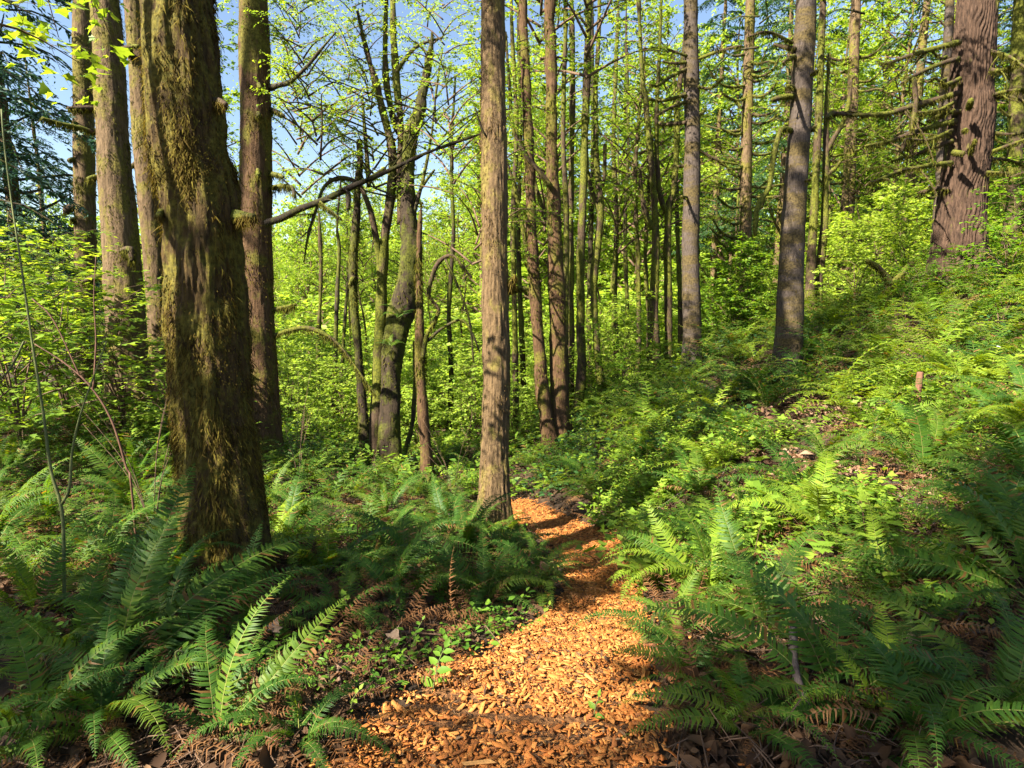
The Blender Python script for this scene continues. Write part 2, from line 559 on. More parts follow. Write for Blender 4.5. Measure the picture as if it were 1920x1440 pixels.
# path centre line and half widths, from the photograph
PROWS = [(690, 1215, 1360, 2.35), (795, 1212, 1300, 2.75), (880, 1212, 1250, 3.05), (990, 1205, 1200, 3.6), (1045, 1200, 1150, 4.25), (1072, 1192, 1100, 5.0),
         (1055, 1172, 1060, 5.8), (1046, 1160, 1030, 6.5), (998, 1100, 1000, 7.3), (968, 1056, 978, 8.0), (955, 1015, 955, 8.8)]
pc, pw = [], []
for l, r, v, d in PROWS:
    a, b = at(l, v, d), at(r, v, d)
    pc.append((a + b)[:2] / 2)
    pw.append((b - a)[0] / 2)
pc = [np.array([-.35, -3.0]), np.array([-.2, .4])] + pc + [pc[-1] + np.array([-.22, .3]), pc[-1] + np.array([-.45, .4])]
pw = [.62, .62] + pw + [.24, .2]
PC, PW = resample(np.array([[a[0], a[1], 0] for a in pc]), pw, 160)
PC = PC[:, :2]


def path_dist(x, y):
    """signed distance to the path edge, negative on the path"""
    d = np.sqrt((np.atleast_1d(x)[:, None] - PC[None, :, 0]) ** 2 + (np.atleast_1d(y)[:, None] - PC[None, :, 1]) ** 2) - PW[None]
    return d.min(1)


def build_ground():
    t = np.linspace(-1, 1, 300)
    gx = np.sign(t) * (np.abs(t) * 9 + np.abs(t) ** 5 * 400)
    s = np.linspace(0, 1, 330)
    gy = -14 + s * 36 + s ** 6 * 500
    X, Y = np.meshgrid(gx, gy)
    Z = ground(X.ravel(), Y.ravel())
    V = np.stack([X.ravel(), Y.ravel(), Z], -1)
    nx, ny = len(gx), len(gy)
    i, j = np.meshgrid(np.arange(ny - 1), np.arange(nx - 1), indexing='ij')
    q = np.stack([i * nx + j, i * nx + j + 1, (i + 1) * nx + j + 1, (i + 1) * nx + j], -1).reshape(-1, 4)
    tag(link('ground', mk_mesh('ground', V, [q], M['soil'], smooth=True)), 'dark forest floor under ferns and litter', kind='structure')


build_ground()


def build_path():
    n, k = len(PC), 15
    T = np.gradient(PC, axis=0)
    T /= np.linalg.norm(T, axis=1)[:, None]
    S = np.stack([T[:, 1], -T[:, 0]], -1)
    t = np.linspace(-1, 1, k)
    wob = 1 + .14 * vnoise(np.stack([np.arange(n) * .35, np.zeros(n), np.zeros(n)], -1))
    XY = PC[:, None, :] + S[:, None, :] * (t[None, :, None] * (PW * wob)[:, None, None])
    XY = XY.reshape(-1, 2)
    Z = ground(XY[:, 0], XY[:, 1]) + .022 - .03 * np.tile(np.abs(t) ** 6, n)
    V = np.concatenate([XY, Z[:, None]], 1)
    i, j = np.meshgrid(np.arange(n - 1), np.arange(k - 1), indexing='ij')
    q = np.stack([i * k + j, i * k + j + 1, (i + 1) * k + j + 1, (i + 1) * k + j], -1).reshape(-1, 4)
    root = tag(link('path', mk_mesh('path', V, [q], M['path'], smooth=True)), 'narrow trail of orange wood chips winding downhill', kind='structure')
    # chips: bent, wedge-ended slivers
    box = np.array([[-.5, -.5, -.5], [.5, -.38, -.5], [.42, .5, -.5], [-.5, .36, -.5], [-.45, -.45, .5], [.45, -.3, .5], [.3, .42, .5], [-.42, .3, .5]])
    qf = np.array([[0, 3, 2, 1], [4, 5, 6, 7], [0, 1, 5, 4], [1, 2, 6, 5], [2, 3, 7, 6], [3, 0, 4, 7]])
    M_ = 40000
    s = rng.random(M_ * 2) ** 1.7
    kk = (24 + s * (n - 25)).astype(int)
    tt = rng.uniform(-1.0, 1.0, len(kk))
    tt = np.where(rng.random(len(kk)) < .05, np.sign(tt) * 1.001, tt)
    tt = np.where(np.abs(tt) > 1, tt + np.sign(tt) * rng.exponential(.13, len(tt)), tt)
    xy = PC[kk] + S[kk] * (tt * PW[kk])[:, None] + rng.normal(0, .02, (len(kk), 2))
    xy = xy[(xy[:, 1] > .9)]
    xy = xy[:M_]
    m = len(xy)
    z = ground(xy[:, 0], xy[:, 1]) + rng.uniform(.016, .042, m)
    pos = np.concatenate([xy, z[:, None]], 1)
    dirs = randdir(m, .18)
    up = np.tile([0, 0, 1.0], (m, 1)) + rng.normal(0, .22, (m, 3))
    Rm = rot_from(dirs, up)
    L = np.exp(rng.normal(math.log(.021), .62, m))
    W = np.clip(L * rng.uniform(.16, .5, m), .003, .02)
    H = rng.uniform(.0015, .0045, m)
    near = np.argsort(-L * W / (pos[:, 1] ** 2) * (path_dist(xy[:, 0], xy[:, 1]) < .1))[:300]
    far = np.setdiff1d(np.arange(m), near)
    V, F = scatter(box, [qf], pos[far], Rm[far], np.stack([W, L, H], -1)[far])
    o = link('wood_chips', mk_mesh('wood_chips', V, F, M['chip']), root)
    o['kind'] = 'stuff'
    cm = mk_mesh('wood_chip', box, [qf], M['chip'])
    for i in near:
        o = link('wood_chip', cm, root, pos[i] + [0, 0, .006], Matrix(Rm[i].tolist()).to_euler(), (W[i], L[i], H[i] * 1.3))


build_path()

# ---------------------------------------------------------------- moss fibres and tufts
def moss_strips(P, Nn, L, wid, droop=1.0):
    """hanging fibres: roots P, outward normals Nn"""
    n = len(P)
    L = np.broadcast_to(L, n)
    wid = np.broadcast_to(wid, n)
    side = np.cross(Nn, [0, 0, 1.0])
    side /= np.linalg.norm(side, axis=1)[:, None] + 1e-9
    side = side + rng.normal(0, .35, (n, 3))
    side /= np.linalg.norm(side, axis=1)[:, None] + 1e-9
    dn = np.array([0, 0, -1.0]) * droop
    j = rng.normal(0, .22, (n, 3))
    m1 = P + Nn * (L * .28)[:, None] + (dn + j) * (L * .4)[:, None]
    m2 = P + Nn * (L * .22)[:, None] + (dn + j * 1.4) * (L * 1.0)[:, None]
    h = side * (wid / 2)[:, None]
    V = np.stack([P - h * .7, P + h * .7, m1 - h, m1 + h, m2], 1).reshape(-1, 3)
    b = np.arange(n)[:, None] * 5
    return V, b + np.array([[0, 1, 3, 2]]), b + np.array([[2, 3, 4]])


def moss_on_polyline(mb, P, r, per_m=260, L=.07, wid=.012, droop=1.0):
    C, rr = resample(P, r, max(8, len(P) * 8))
    seg = np.linalg.norm(np.diff(C, axis=0), axis=1)
    tot = seg.sum()
    n = int(per_m * tot)
    if n < 2:
        return
    s = rng.random(n) * tot
    cum = np.concatenate([[0], np.cumsum(seg)])
    pts = np.stack([np.interp(s, cum, C[:, k]) for k in range(3)], -1)
    ra = np.interp(s, cum, rr)
    d = randdir(n)
    d[:, 2] = d[:, 2] * .8 - .15
    d /= np.linalg.norm(d, axis=1)[:, None]
    cl = .55 + .75 * np.clip(vnoise(pts * 6) + .3, 0, 1)
    mb.add(*moss_strips(pts + d * ra[:, None] * .8, d, L * cl * rng.uniform(.4, 1.3, n), wid, droop))


def px_line(pts, d0, d1=None):
    """polyline of pixels (u, v[, width]) between depths d0 and d1 -> points, radii"""
    d1 = d0 if d1 is None else d1
    k = len(pts)
    P, r = [], []
    for i, p in enumerate(pts):
        d = d0 + (d1 - d0) * i / (k - 1)
        P.append(at(p[0], p[1], d))
        r.append((p[2] if len(p) > 2 else 6) / FPX * d / 2)
    return np.array(P), np.array(r)


# ---------------------------------------------------------------- crowns
def twig_leaves(mb, P0, dirs, L, n_leaf, size, tmpl, flat=.35, mleaf=1, mtwig=0, tw=.004, droop=-.2):
    """twigs starting at P0 along dirs with leaves on both sides"""
    n = len(P0)
    dirs = dirs / np.linalg.norm(dirs, axis=1)[:, None]
    L = np.broadcast_to(L, n)
    P1 = P0 + dirs * (L * .5)[:, None] + rng.normal(0, .05, (n, 3)) * L[:, None]
    P2 = P0 + dirs * L[:, None] + np.array([0, 0, droop]) * (L * .5)[:, None]
    w = tw * (.4 + L)[:, None] * np.array([[.0, 0, 1.0]])
    sd = np.cross(dirs, [0, 0, 1.0])
    sd /= np.linalg.norm(sd, axis=1)[:, None] + 1e-9
    ws = sd * (tw * (.4 + L))[:, None]
    w = w * .6
    ws = ws * .6
    V = np.stack([P0 - ws, P0 + ws, P0 + w * 1.4, P1 - ws * .6, P1 + ws * .6, P1 + w * .8, P2], 1).reshape(-1, 3)
    b = np.arange(n)[:, None, None] * 7
    q = (b + np.array([[0, 1, 4, 3], [1, 2, 5, 4], [2, 0, 3, 5]])[None]).reshape(-1, 4)
    t = (b + np.array([[3, 4, 6], [4, 5, 6], [5, 3, 6]])[None]).reshape(-1, 3)
    mb.add(V, q, t, m=mtwig)
    i = np.repeat(np.arange(n), n_leaf)
    s = rng.uniform(.15, 1.02, len(i))
    s2 = s[:, None]
    pos = np.where(s2 < .5, P0[i] + (P1[i] - P0[i]) * s2 * 2, P1[i] + (P2[i] - P1[i]) * (s2 - .5) * 2)
    dd = dirs[i] * .7 + sd[i] * rng.choice([-1, 1], len(i))[:, None] * rng.uniform(.4, 1.2, (len(i), 1)) + rng.normal(0, .35, (len(i), 3))
    dd[:, 2] *= flat + .2
    dd[:, 2] -= .12
    zz = np.tile([0, 0, 1.0], (len(i), 1)) + rng.normal(0, flat, (len(i), 3))
    Rm = rot_from(dd, zz)
    V, F = scatter(tmpl[0], tmpl[1], pos + dd * .02, Rm, size * np.exp(rng.normal(0, .28, len(i))))
    mb.add(V, *F, m=mleaf)


def broad_crown(seed, H=9.0, W=3.2, n_branch=26, n_twig=13, n_leaf=9, size=.11, base=.18, leaf=None, mat_leaf='leaf_lime', flat=.45, name='crown', tmpl=None, droop=-.2, limb=.05):
    """branches from a vertical axis of height H, twigs with leaves along them; material 0 wood, 1 leaf"""
    global rng
    keep = rng
    rng = np.random.default_rng(seed)
    mb = MB()
    for k in range(n_branch):
        t = base + (1 - base) * (k + rng.random()) / n_branch
        z = H * t
        a = k * 2.4 + rng.normal(0, .5)
        w = W * (1.15 - t * .75) * rng.uniform(.55, 1.1)
        dz = w * rng.uniform(.15, .75)
        d = np.array([math.cos(a), math.sin(a), 0])
        P = np.array([[0, 0, z], d * w * .35 + [0, 0, z + dz * .55], d * w * .75 + [rng.normal(0, .15), rng.normal(0, .15), z + dz * .9], d * w + [0, 0, z + dz * .9]])
        r = np.array([1, .7, .4, .15]) * limb * (1.1 - t * .7)
        V, q, tr, _ = tube(P, r, 5, 9)
        mb.add(V, q, tr, m=0)
        C, _ = resample(P, r, 30)
        m = max(3, int(n_twig * w / W * 1.3))
        kk = rng.integers(7, 30, m)
        dirs = np.stack([np.cos(a + rng.normal(0, 1.1, m)), np.sin(a + rng.normal(0, 1.1, m)), rng.normal(.12, .4, m)], -1)
        twig_leaves(mb, C[kk], dirs, rng.uniform(.35, .95, m) * min(1, W / 3), n_leaf, size, tmpl or LEAF_S, flat, droop=droop)
    me = mb.mesh(name, [M['twig'], M[mat_leaf]])
    rng = keep
    return me


def bough(mb, P, length, seedspin, dens=1.0, sz=.14, m=1, droop=.25):
    """one flat conifer bough: centre line with side sprays of narrow needle blades"""
    C = P
    n = len(C)
    k = int(34 * dens * length)
    s = rng.uniform(.1, 1, k)
    pos = np.stack([np.interp(s, np.linspace(0, 1, n), C[:, i]) for i in range(3)], -1)
    T = C[-1] - C[0]
    T = T / np.linalg.norm(T)
    sd = np.cross(T, [0, 0, 1.0])
    sd /= np.linalg.norm(sd) + 1e-9
    L = (1.05 - s * .75) * length * .42 * rng.uniform(.5, 1.1, k)
    side = rng.choice([-1, 1], k)
    D = T[None] * .75 + sd[None] * side[:, None] + rng.normal(0, .12, (k, 3))
    D[:, 2] -= droop * rng.uniform(.3, 1.2, k)
    D /= np.linalg.norm(D, axis=1)[:, None]
    # each side spray: chain of blades
    nb = 7
    i = np.repeat(np.arange(k), nb)
    f = np.tile(np.linspace(.08, 1, nb), k) + rng.normal(0, .05, k * nb)
    p = pos[i] + D[i] * (L[i] * f)[:, None]
    p[:, 2] -= droop * 1.1 * L[i] * f * f
    bd = D[i] + np.cross(D[i], [0, 0, 1.0]) * rng.choice([-1, 1], k * nb)[:, None] * rng.uniform(.5, 1.0, (k * nb, 1)) + rng.normal(0, .2, (k * nb, 3)) - [0, 0, .25]
    Rm = rot_from(bd, np.tile([0, 0, 1.0], (k * nb, 1)) + rng.normal(0, .5, (k * nb, 3)))
    sc = sz * rng.uniform(.6, 1.25, k * nb) * (1.15 - .5 * f)
    V, F = scatter(BLADE[0], BLADE[1], p, Rm, np.stack([sc * .42, sc, sc], -1))
    mb.add(V, *F, m=m)


BLADE = (np.array([[0, 0, 0], [-.35, .4, .03], [.35, .4, .03], [0, 1, -.05], [-.2, .75, 0], [.2, .75, 0]]), [np.array([[0, 2, 1]]), np.array([[1, 2, 5, 4]]), np.array([[4, 5, 3]])])


def conifer_crown(seed, H=14.0, W=3.0, n=46, base=.15, mat='needle', dens=1.0, dead=0, sz=.15, name='crown'):
    global rng
    keep = rng
    rng = np.random.default_rng(seed)
    mb = MB()
    for k in range(n):
        t = base + (1 - base) * (k + rng.random()) / n
        z = H * t
        a = k * 2.4 + rng.normal(0, .4)
        w = W * (1.08 - t) ** .75 * rng.uniform(.7, 1.12)
        d = np.array([math.cos(a), math.sin(a), 0])
        sag = w * rng.uniform(.1, .38)
        P = np.array([[0, 0, z], d * w * .4 + [0, 0, z + .06 * w], d * w * .75 + [0, 0, z - sag * .4], d * w + [0, 0, z - sag]])
        r = np.array([.028, .02, .012, .005]) * (.5 + w / W)
        V, q, tr, _ = tube(P, r, 4, 8)
        mb.add(V, q, tr, m=0)
        C, _ = resample(P, r, 12)
        bough(mb, C, w, a, dens, sz)
    me = mb.mesh(name, [M['bark_dark'], M[mat]])
    rng = keep
    return me


# ---------------------------------------------------------------- trees
LAND = []      # landmarks (x, y, phrase) used to word the labels of the plants around them


def bump_fn(kind, r, seed=0):
    def moss(Q, th):
        q = Q + seed
        a = fbm(q * np.array([5, 5, 1.1]), 3) * .02
        b = np.abs(vnoise(q * np.array([15, 15, 2.2]))) * .042 + np.abs(vnoise(q * np.array([34, 34, 5]))) * .016
        c = vnoise(q * np.array([60, 60, 14])) * .008
        return a + b + c

    def fir(Q, th):
        q = Q + seed
        w = fbm(q * np.array([3, 3, 1.3]), 2) * .3
        u = th * r * 14 + w * 3 + 1.2 * vnoise(q * np.array([2, 2, 2.4]))
        rid = np.abs(((u + .8 * vnoise(q * np.array([6, 6, 3.0]))) % 1.0) - .5) * 2
        return -.075 * np.clip(1 - rid * 1.9, 0, 1) + .012 * vnoise(q * np.array([18, 18, 9])) + .02 * fbm(q * np.array([2.0, 2, .6]), 2)

    def plate(Q, th):
        q = Q + seed
        return .018 * fbm(q * np.array([4, 4, .9]), 2) * (r / .2) + .019 * np.abs(vnoise(q * np.array([30, 30, 4.5]))) + .004 * vnoise(q * np.array([80, 80, 22]))

    def ring(Q, th):
        q = Q + seed
        return .012 * fbm(q * np.array([3, 3, 1.5]), 2) + .016 * np.clip(vnoise(np.stack([Q[:, 0] * .4, Q[:, 1] * .4, Q[:, 2] * 4.2], -1) + seed), 0, 1) + .005 * vnoise(q * np.array([60, 60, 20]))

    def branchy(Q, th):
        q = Q + seed
        return r * .22 * fbm(q * np.array([5, 5, 2.5]), 2) + r * .06 * vnoise(q * 30)
    return {'moss': moss, 'fir': fir, 'plate': plate, 'ring': ring, 'branchy': branchy}[kind]


def straight_pts(ub, vb, ut, vt, d, H, wb, wt, flare=1.35, lean_d=0.0):
    """trunk from a base pixel through a top pixel, carried on to height H; radii from pixel widths"""
    B = at(ub, vb, d)
    B[2] = g1(B[0], B[1])
    T = at(ut, vt, d + lean_d)
    dirv = (T - B) / (T - B)[2]
    zt = T[2] - B[2]
    rb, rt = wb / FPX * d / 2, wt / FPX * d / 2
    P = [B - dirv * .35, B, B + dirv * .28, B + dirv * .9]
    r = [rb * flare * 1.15, rb * flare, rb * 1.1, rb]
    for f in (.35, .7, 1.0):
        if zt * f > 1.2:
            P.append(B + dirv * zt * f + np.array([rng.normal(0, .02), rng.normal(0, .02), 0]))
            r.append(rb + (rt - rb) * f)
    for h in (.4, .7, 1.0):
        z = zt + (H - zt) * h
        P.append(B + dirv * z)
        r.append(max(rt * (1 - h * .85), .03))
    return np.array(P), np.array(r), B, dirv


def tree(name, label, P, r, B, mat, kind, seg, n, group=None, moss=0, moss_mat='moss', mlen=.06, mwid=.008, cat='tree', phrase=None, seed=0.0, zmax=9.0):
    root = thing(name, label, cat, B, group=group)
    rmean = float(np.median(r))
    bf = bump_fn(kind, rmean, seed)
    nl, ph0, rb_ = 4 + int(seed * 7) % 4, seed * 3.7, float(r[1])

    def amp(Q, th):
        h = np.clip(Q[:, 2] - B[2], -.2, 9)
        return bf(Q, th) + rb_ * np.exp(-h / (rb_ * 1.5)) * (1 if rb_ < .22 else .35) * (.2 + .5 * np.clip(np.sin(nl * th + ph0 + .8 * np.sin(th + ph0)), -.2, 1))
    V, q, tr, D = tube(P, r, seg, n, amp=amp)
    mb = MB()
    mb.add(V, q, tr)
    link('trunk', mb.mesh('trunk', M[mat], B, smooth=True), root)
    if moss:
        idx = np.where(V[:len(D), 2] < B[2] + zmax)[0]
        pk = rng.choice(idx, int(moss * 3))
        f = fbm(V[pk] * np.array([4, 4, 1.5]), 2) + .25 * rng.normal(size=len(pk))
        pk = pk[f > (-.3 if moss > 20000 else -.15)][:moss]
        mm = MB()
        pos = V[pk] + rng.normal(0, .012, (len(pk), 3))
        cl = .3 + 1.5 * np.clip(vnoise(pos * np.array([9, 9, 2.5])) + .35, 0, 1.2)
        mm.add(*moss_strips(pos - D[pk] * .006, D[pk], mlen * cl * rng.uniform(.4, 1.4, len(pk)), mwid * rng.uniform(.6, 1.5, len(pk))))
        o = link('moss', mm.mesh('moss', M[moss_mat], B), root)
        o['kind'] = 'stuff'
    if phrase:
        LAND.append((B[0], B[1], phrase))
    return root


def branch(root, P, r, mat='bark_mossy', moss=0, L=.07, wid=.012, moss_mat='moss', seg=6, name='branch', twigs=0):
    B = np.array(root.location)
    V, q, tr, _ = tube(P, r, seg, max(6, len(P) * 6), amp=bump_fn('branchy', float(np.mean(r)), rng.random() * 50))
    mb = MB()
    mb.add(V, q, tr, m=0)
    P = np.asarray(P)
    tw = []
    if twigs:
        C, rr = resample(P, r, 40)
        ax = (P[-1] - P[0]) / (np.linalg.norm(P[-1] - P[0]) + 1e-9)
        for k in range(twigs):
            i = int(rng.uniform(10, 40))
            i = min(i, 39)
            dv_ = ax * rng.uniform(.3, 1.0) + rng.normal(0, .55, 3) + [0, 0, rng.uniform(-.6, .25)]
            ln = rng.uniform(.15, .75) * np.linalg.norm(P[-1] - P[0]) * .45
            p1 = C[i] + dv_ * ln * .5 + rng.normal(0, .04, 3)
            p2 = C[i] + dv_ * ln + [0, 0, -.12 * ln]
            tp, tr_ = np.array([C[i], p1, p2]), np.array([.45, .3, .1]) * rr[i]
            Vt, qt, tt, _ = tube(tp, tr_, 4, 8)
            mb.add(Vt, qt, tt, m=0)
            tw.append((tp, tr_))
    o = link(name, mb.mesh(name, M[mat], B, smooth=True), root)
    if moss:
        mm = MB()
        moss_on_polyline(mm, P, r, moss, L, wid)
        for tp, tr_ in tw:
            moss_on_polyline(mm, tp, tr_, moss * .5, L * .7, wid)
        if mm.V:
            c = link('moss', mm.mesh('moss', M[moss_mat]), o, tuple(-B))
            c['kind'] = 'stuff'
    return o


def pbranch(root, pts, d0, d1=None, k=1.0, **kw):
    P, r = px_line(pts, d0, d1)
    r = r * k
    return branch(root, P, r, **kw)


def crown_on(root, me, z, rotz=0, scale=1.0, lean=(0, 0)):
    return link('crown', me, root, (lean[0] * z, lean[1] * z, z), (0, 0, rotz), scale)


# crown meshes shared by many trees
CON = [conifer_crown(s, 15, 3.2, 60, .02, 'needle', 1.0) for s in (1, 2)]
CON_THIN = [conifer_crown(s, 13, 2.5, 26, .05, 'needle', .5) for s in (3, 4)]
CON_BLUE = [conifer_crown(s, 16, 4.6, 62, .0, 'needle_blue', .5, sz=.19) for s in (5, 6)]
ALD = [broad_crown(s, 11, 2.6, 46, 20, 15, .11, .02, mat_leaf='leaf_lime') for s in (11, 12, 13)]
ALDG = [broad_crown(s, 11, 2.4, 42, 18, 14, .13, .02, mat_leaf='leaf_low', flat=.3) for s in (61, 62)]
ALDY = [broad_crown(s, 11, 2.8, 46, 22, 16, .115, .02, mat_leaf='leaf_yellow') for s in (14, 15, 16)]
SPARSE = [broad_crown(s, 9, 3.0, 30, 17, 13, .088, .0, mat_leaf='leaf_lime') for s in (17, 18)]
SHRUB = [broad_crown(s, 2.6, 1.5, 20, 12, 9, .085, .1, mat_leaf='leaf_green', flat=.25, limb=.012) for s in (21, 22, 23)]
SHRUBY = [broad_crown(s, 3.0, 1.5, 24, 14, 11, .085, .05, mat_leaf='leaf_yellow' if s != 25 else 'leaf_lime', flat=.3, limb=.012) for s in (24, 25, 26)]
VINE = [broad_crown(s, 2.6, 1.6, 22, 13, 7, .085, .08, mat_leaf='leaf_lime', flat=.16, limb=.012, tmpl=MAPLE) for s in (27, 28, 29)]
GLADE = [broad_crown(s, 2.6, 1.6, 24, 12, 11, .12, .0, mat_leaf='leaf_yellow', flat=.4, limb=.012) for s in (41, 42, 43)]
LAURA = [broad_crown(s, 3.4, 1.2, 44, 16, 13, .085, .03, mat_leaf='leaf_low', flat=.3, limb=.012) for s in (31,)]

# --- left group
P, r, B, dv = straight_pts(429, 1095, 348, 80, 4.2, 19, 126, 114, 1.08)
T1 = tree('mossy_tree', 'widest near trunk, shaggy brown-green moss from root to top, left of the path', P, r, B, 'bark_moss', 'moss', 220, 760, moss=70000, moss_mat='moss_brown', mlen=.036, mwid=.0065, phrase='the widest mossy trunk', seed=3.1, zmax=5.2)
pbranch(T1, [(420, 410, 30), (452, 406, 24), (476, 406, 14)], 4.2, 4.05, moss=2600, L=.06, wid=.005, moss_mat='moss_brown', name='branch_stub')
pbranch(T1, [(392, 194, 16), (412, 191, 15), (424, 196, 9)], 4.15, 4.0, moss=2200, L=.04, wid=.005, moss_mat='moss_brown', name='branch_stub')
pbranch(T1, [(310, 402, 14), (302, 398, 14), (298, 405, 8)], 4.1, 3.95, moss=4000, L=.06, wid=.005, moss_mat='moss_brown', name='branch_stub')
crown_on(T1, CON[0], 7.4, .4, .62, dv[:2])

P, r, B, dv = straight_pts(493, 852, 478, 80, 10, 24, 60, 52, 1.2)
T2 = tree('moss_trunk_tree', 'straight brown mossy trunk just right of the widest trunk, arching mossy branch low down', P, r, B, 'bark_brown', 'plate', 72, 300, moss=9000, moss_mat='moss_brown', mlen=.05, mwid=.01, phrase='the straight brown trunk', seed=9)
pbranch(T2, [(506, 165, 14), (522, 160, 10), (545, 153, 8), (575, 125, 7), (600, 95, 5), (630, 60, 3)], 10, 9.6, mat='bark_dark', moss=60)
pbranch(T2, [(506, 326, 10), (522, 328, 10), (531, 332, 6)], 10, 9.8, moss=500, L=.08, mat='bark_dark', name='branch_stub')
pbranch(T2, [(506, 352, 9), (530, 349, 9), (548, 352, 7), (552, 368, 5)], 10, 9.8, moss=600, L=.13, mat='bark_dark', name='branch_stub')
pbranch(T2, [(508, 205, 9), (525, 212, 8), (532, 217, 6)], 10, 9.8, moss=500, mat='bark_dark', name='branch_stub')
pbranch(T2, [(508, 581, 8), (535, 576, 9), (555, 570, 5)], 10, 9.9, moss=700, L=.09, name='branch_stub')
pbranch(T2, [(508, 632, 9), (540, 620, 9), (575, 615, 9), (610, 627, 8), (640, 652, 6), (675, 700, 5), (705, 742, 3)], 10, 9.8, moss=420, L=.1)
for (a, b) in (((485, 158), (488, 166)), ((484, 212), (485, 219)), ((484, 318), (484, 330))):
    pbranch(T2, [(a[0], a[1], 9), (b[0], b[1], 9)], 9.75, 9.65, moss=1200, L=.08, name='moss_knob')
crown_on(T2, CON_THIN[1], 13, 1.4, .8, dv[:2])

P, r, B, dv = straight_pts(313, 790, 258, 80, 12, 22, 42, 34, 1.25)
T3 = tree('slanting_tree', 'grey-brown furrowed trunk slanting up close behind left side of the widest trunk', P, r, B, 'bark_left', 'plate', 56, 220, moss=3000, mlen=.06, mwid=.012, phrase='the slanting trunk', seed=13)
pbranch(T3, [(245, 105, 12), (240, 95, 14), (246, 85, 8)], 11.8, 11.6, moss=700, L=.12, name='branch_stub')
pbranch(T3, [(262, 300, 8), (225, 330, 6), (195, 350, 4)], 12, 11.7, moss=250)
crown_on(T3, CON_THIN[0], 12.5, 2.0, .7, dv[:2])
P, r, B, dv = straight_pts(247, 785, 202, 80, 11, 24, 66, 50, 1.2)
T4 = tree('sunlit_tree', 'thick left trunk with pale sunlit left side and mossy side stubs', P, r, B, 'bark_left', 'plate', 72, 280, moss=6000, mlen=.06, mwid=.011, phrase='the thick pale-sided trunk', seed=17)
pbranch(T4, [(185, 206, 12), (160, 203, 11), (127, 203, 6)], 11, 10.7, moss=900, L=.08, name='branch')
pbranch(T4, [(180, 250, 9), (150, 240, 9), (115, 232, 8), (78, 222, 8)], 11, 10.4, moss=500, L=.08)
pbranch(T4, [(200, 332, 10), (180, 332, 10), (165, 336, 8)], 11, 10.8, moss=800, L=.09, name='branch_stub')
pbranch(T4, [(228, 470, 9), (244, 468, 14), (248, 490, 9)], 10.7, 10.6, moss=1300, L=.14, name='branch_stub')
pbranch(T4, [(205, 515, 16), (180, 520, 13), (152, 530, 6)], 11, 10.8, moss=700, L=.07)
pbranch(T4, [(225, 95, 10), (245, 88, 9), (260, 86, 6)], 11, 10.8, moss=300, name='branch_stub')
crown_on(T4, CON_THIN[1], 13, 0.3, .8, dv[:2])
P, r, B, dv = straight_pts(160, 760, 157, 80, 15, 22, 36, 32, 1.2)
T5 = tree('leftmost_tree', 'leftmost tall mossy trunk with sunlit patches, dark boughs behind it', P, r, B, 'bark_left', 'plate', 48, 200, moss=3500, mlen=.07, mwid=.014, phrase='the leftmost tall trunk', seed=19)
for pts in ([(148, 300, 8), (135, 299, 8), (128, 301, 5)], [(148, 385, 10), (128, 392, 14), (122, 400, 8)], [(172, 165, 9), (185, 172, 9), (198, 175, 5)], [(150, 420, 7), (138, 412, 7), (132, 412, 5)]):
    pbranch(T5, pts, 14.9, 14.7, moss=700, L=.1, name='branch_stub')
crown_on(T5, CON_THIN[0], 12, 1.1, .75, dv[:2])

# --- centre trunk
P, r, B, dv = straight_pts(928, 992, 925, 80, 7, 22, 51, 44, 1.12)
T6 = tree('central_tree', 'straight sunlit tan trunk in the centre, standing beside the path', P, r, B, 'bark_lit', 'plate', 110, 480, moss=15000, moss_mat='moss_tan', mlen=.026, mwid=.006, phrase='the central sunlit trunk', seed=23, zmax=8)
pbranch(T6, [(945, 540, 12), (958, 528, 12), (965, 515, 5)], 7, 6.9, moss=1500, L=.08, name='branch_stub', moss_mat='moss_brown')
pbranch(T6, [(948, 548, 6), (970, 540, 11), (988, 542, 8)], 7.05, 7.1, moss=1500, L=.05, name='branch_stub')
pbranch(T6, [(920, 264, 4), (908, 250, 4), (898, 225, 3), (890, 200, 2)], 6.9, 6.7, mat='bark_dark', name='branch_stub')
crown_on(T6, CON_THIN[0], 9.5, 2.2, .95, dv[:2])


def curvy(name, label, pts, d, mat, d1=None, moss=0, phrase=None, group=None, top=None, seg=16, kind='branchy', L=.06, H=None):
    """tree whose trunk follows pixels from root to top; pts (u, v, width)"""
    P, r = px_line(pts, d, d1)
    r = r * .88
    B = P[0].copy()
    B[2] = g1(B[0], B[1])
    P[0] = B
    P = np.concatenate([[B - [0, 0, .3]], P])
    r = np.concatenate([[r[0] * 1.2], r])
    if H:                       # carry the top on above the frame
        dirv = P[-1] - P[-2]
        dirv = dirv / max(dirv[2], .3)
        dirv[:2] *= .5
        for f in (.5, 1):
            P = np.concatenate([P, [P[-1] + dirv * (H - (P[-1][2] - B[2])) * f]])
            r = np.concatenate([r, [r[-1] * .6]])
    return tree(name, label, P, r, B, mat, kind, seg, len(P) * 16, group, moss, 'moss', L, .014, phrase=phrase, seed=rng.random() * 40)


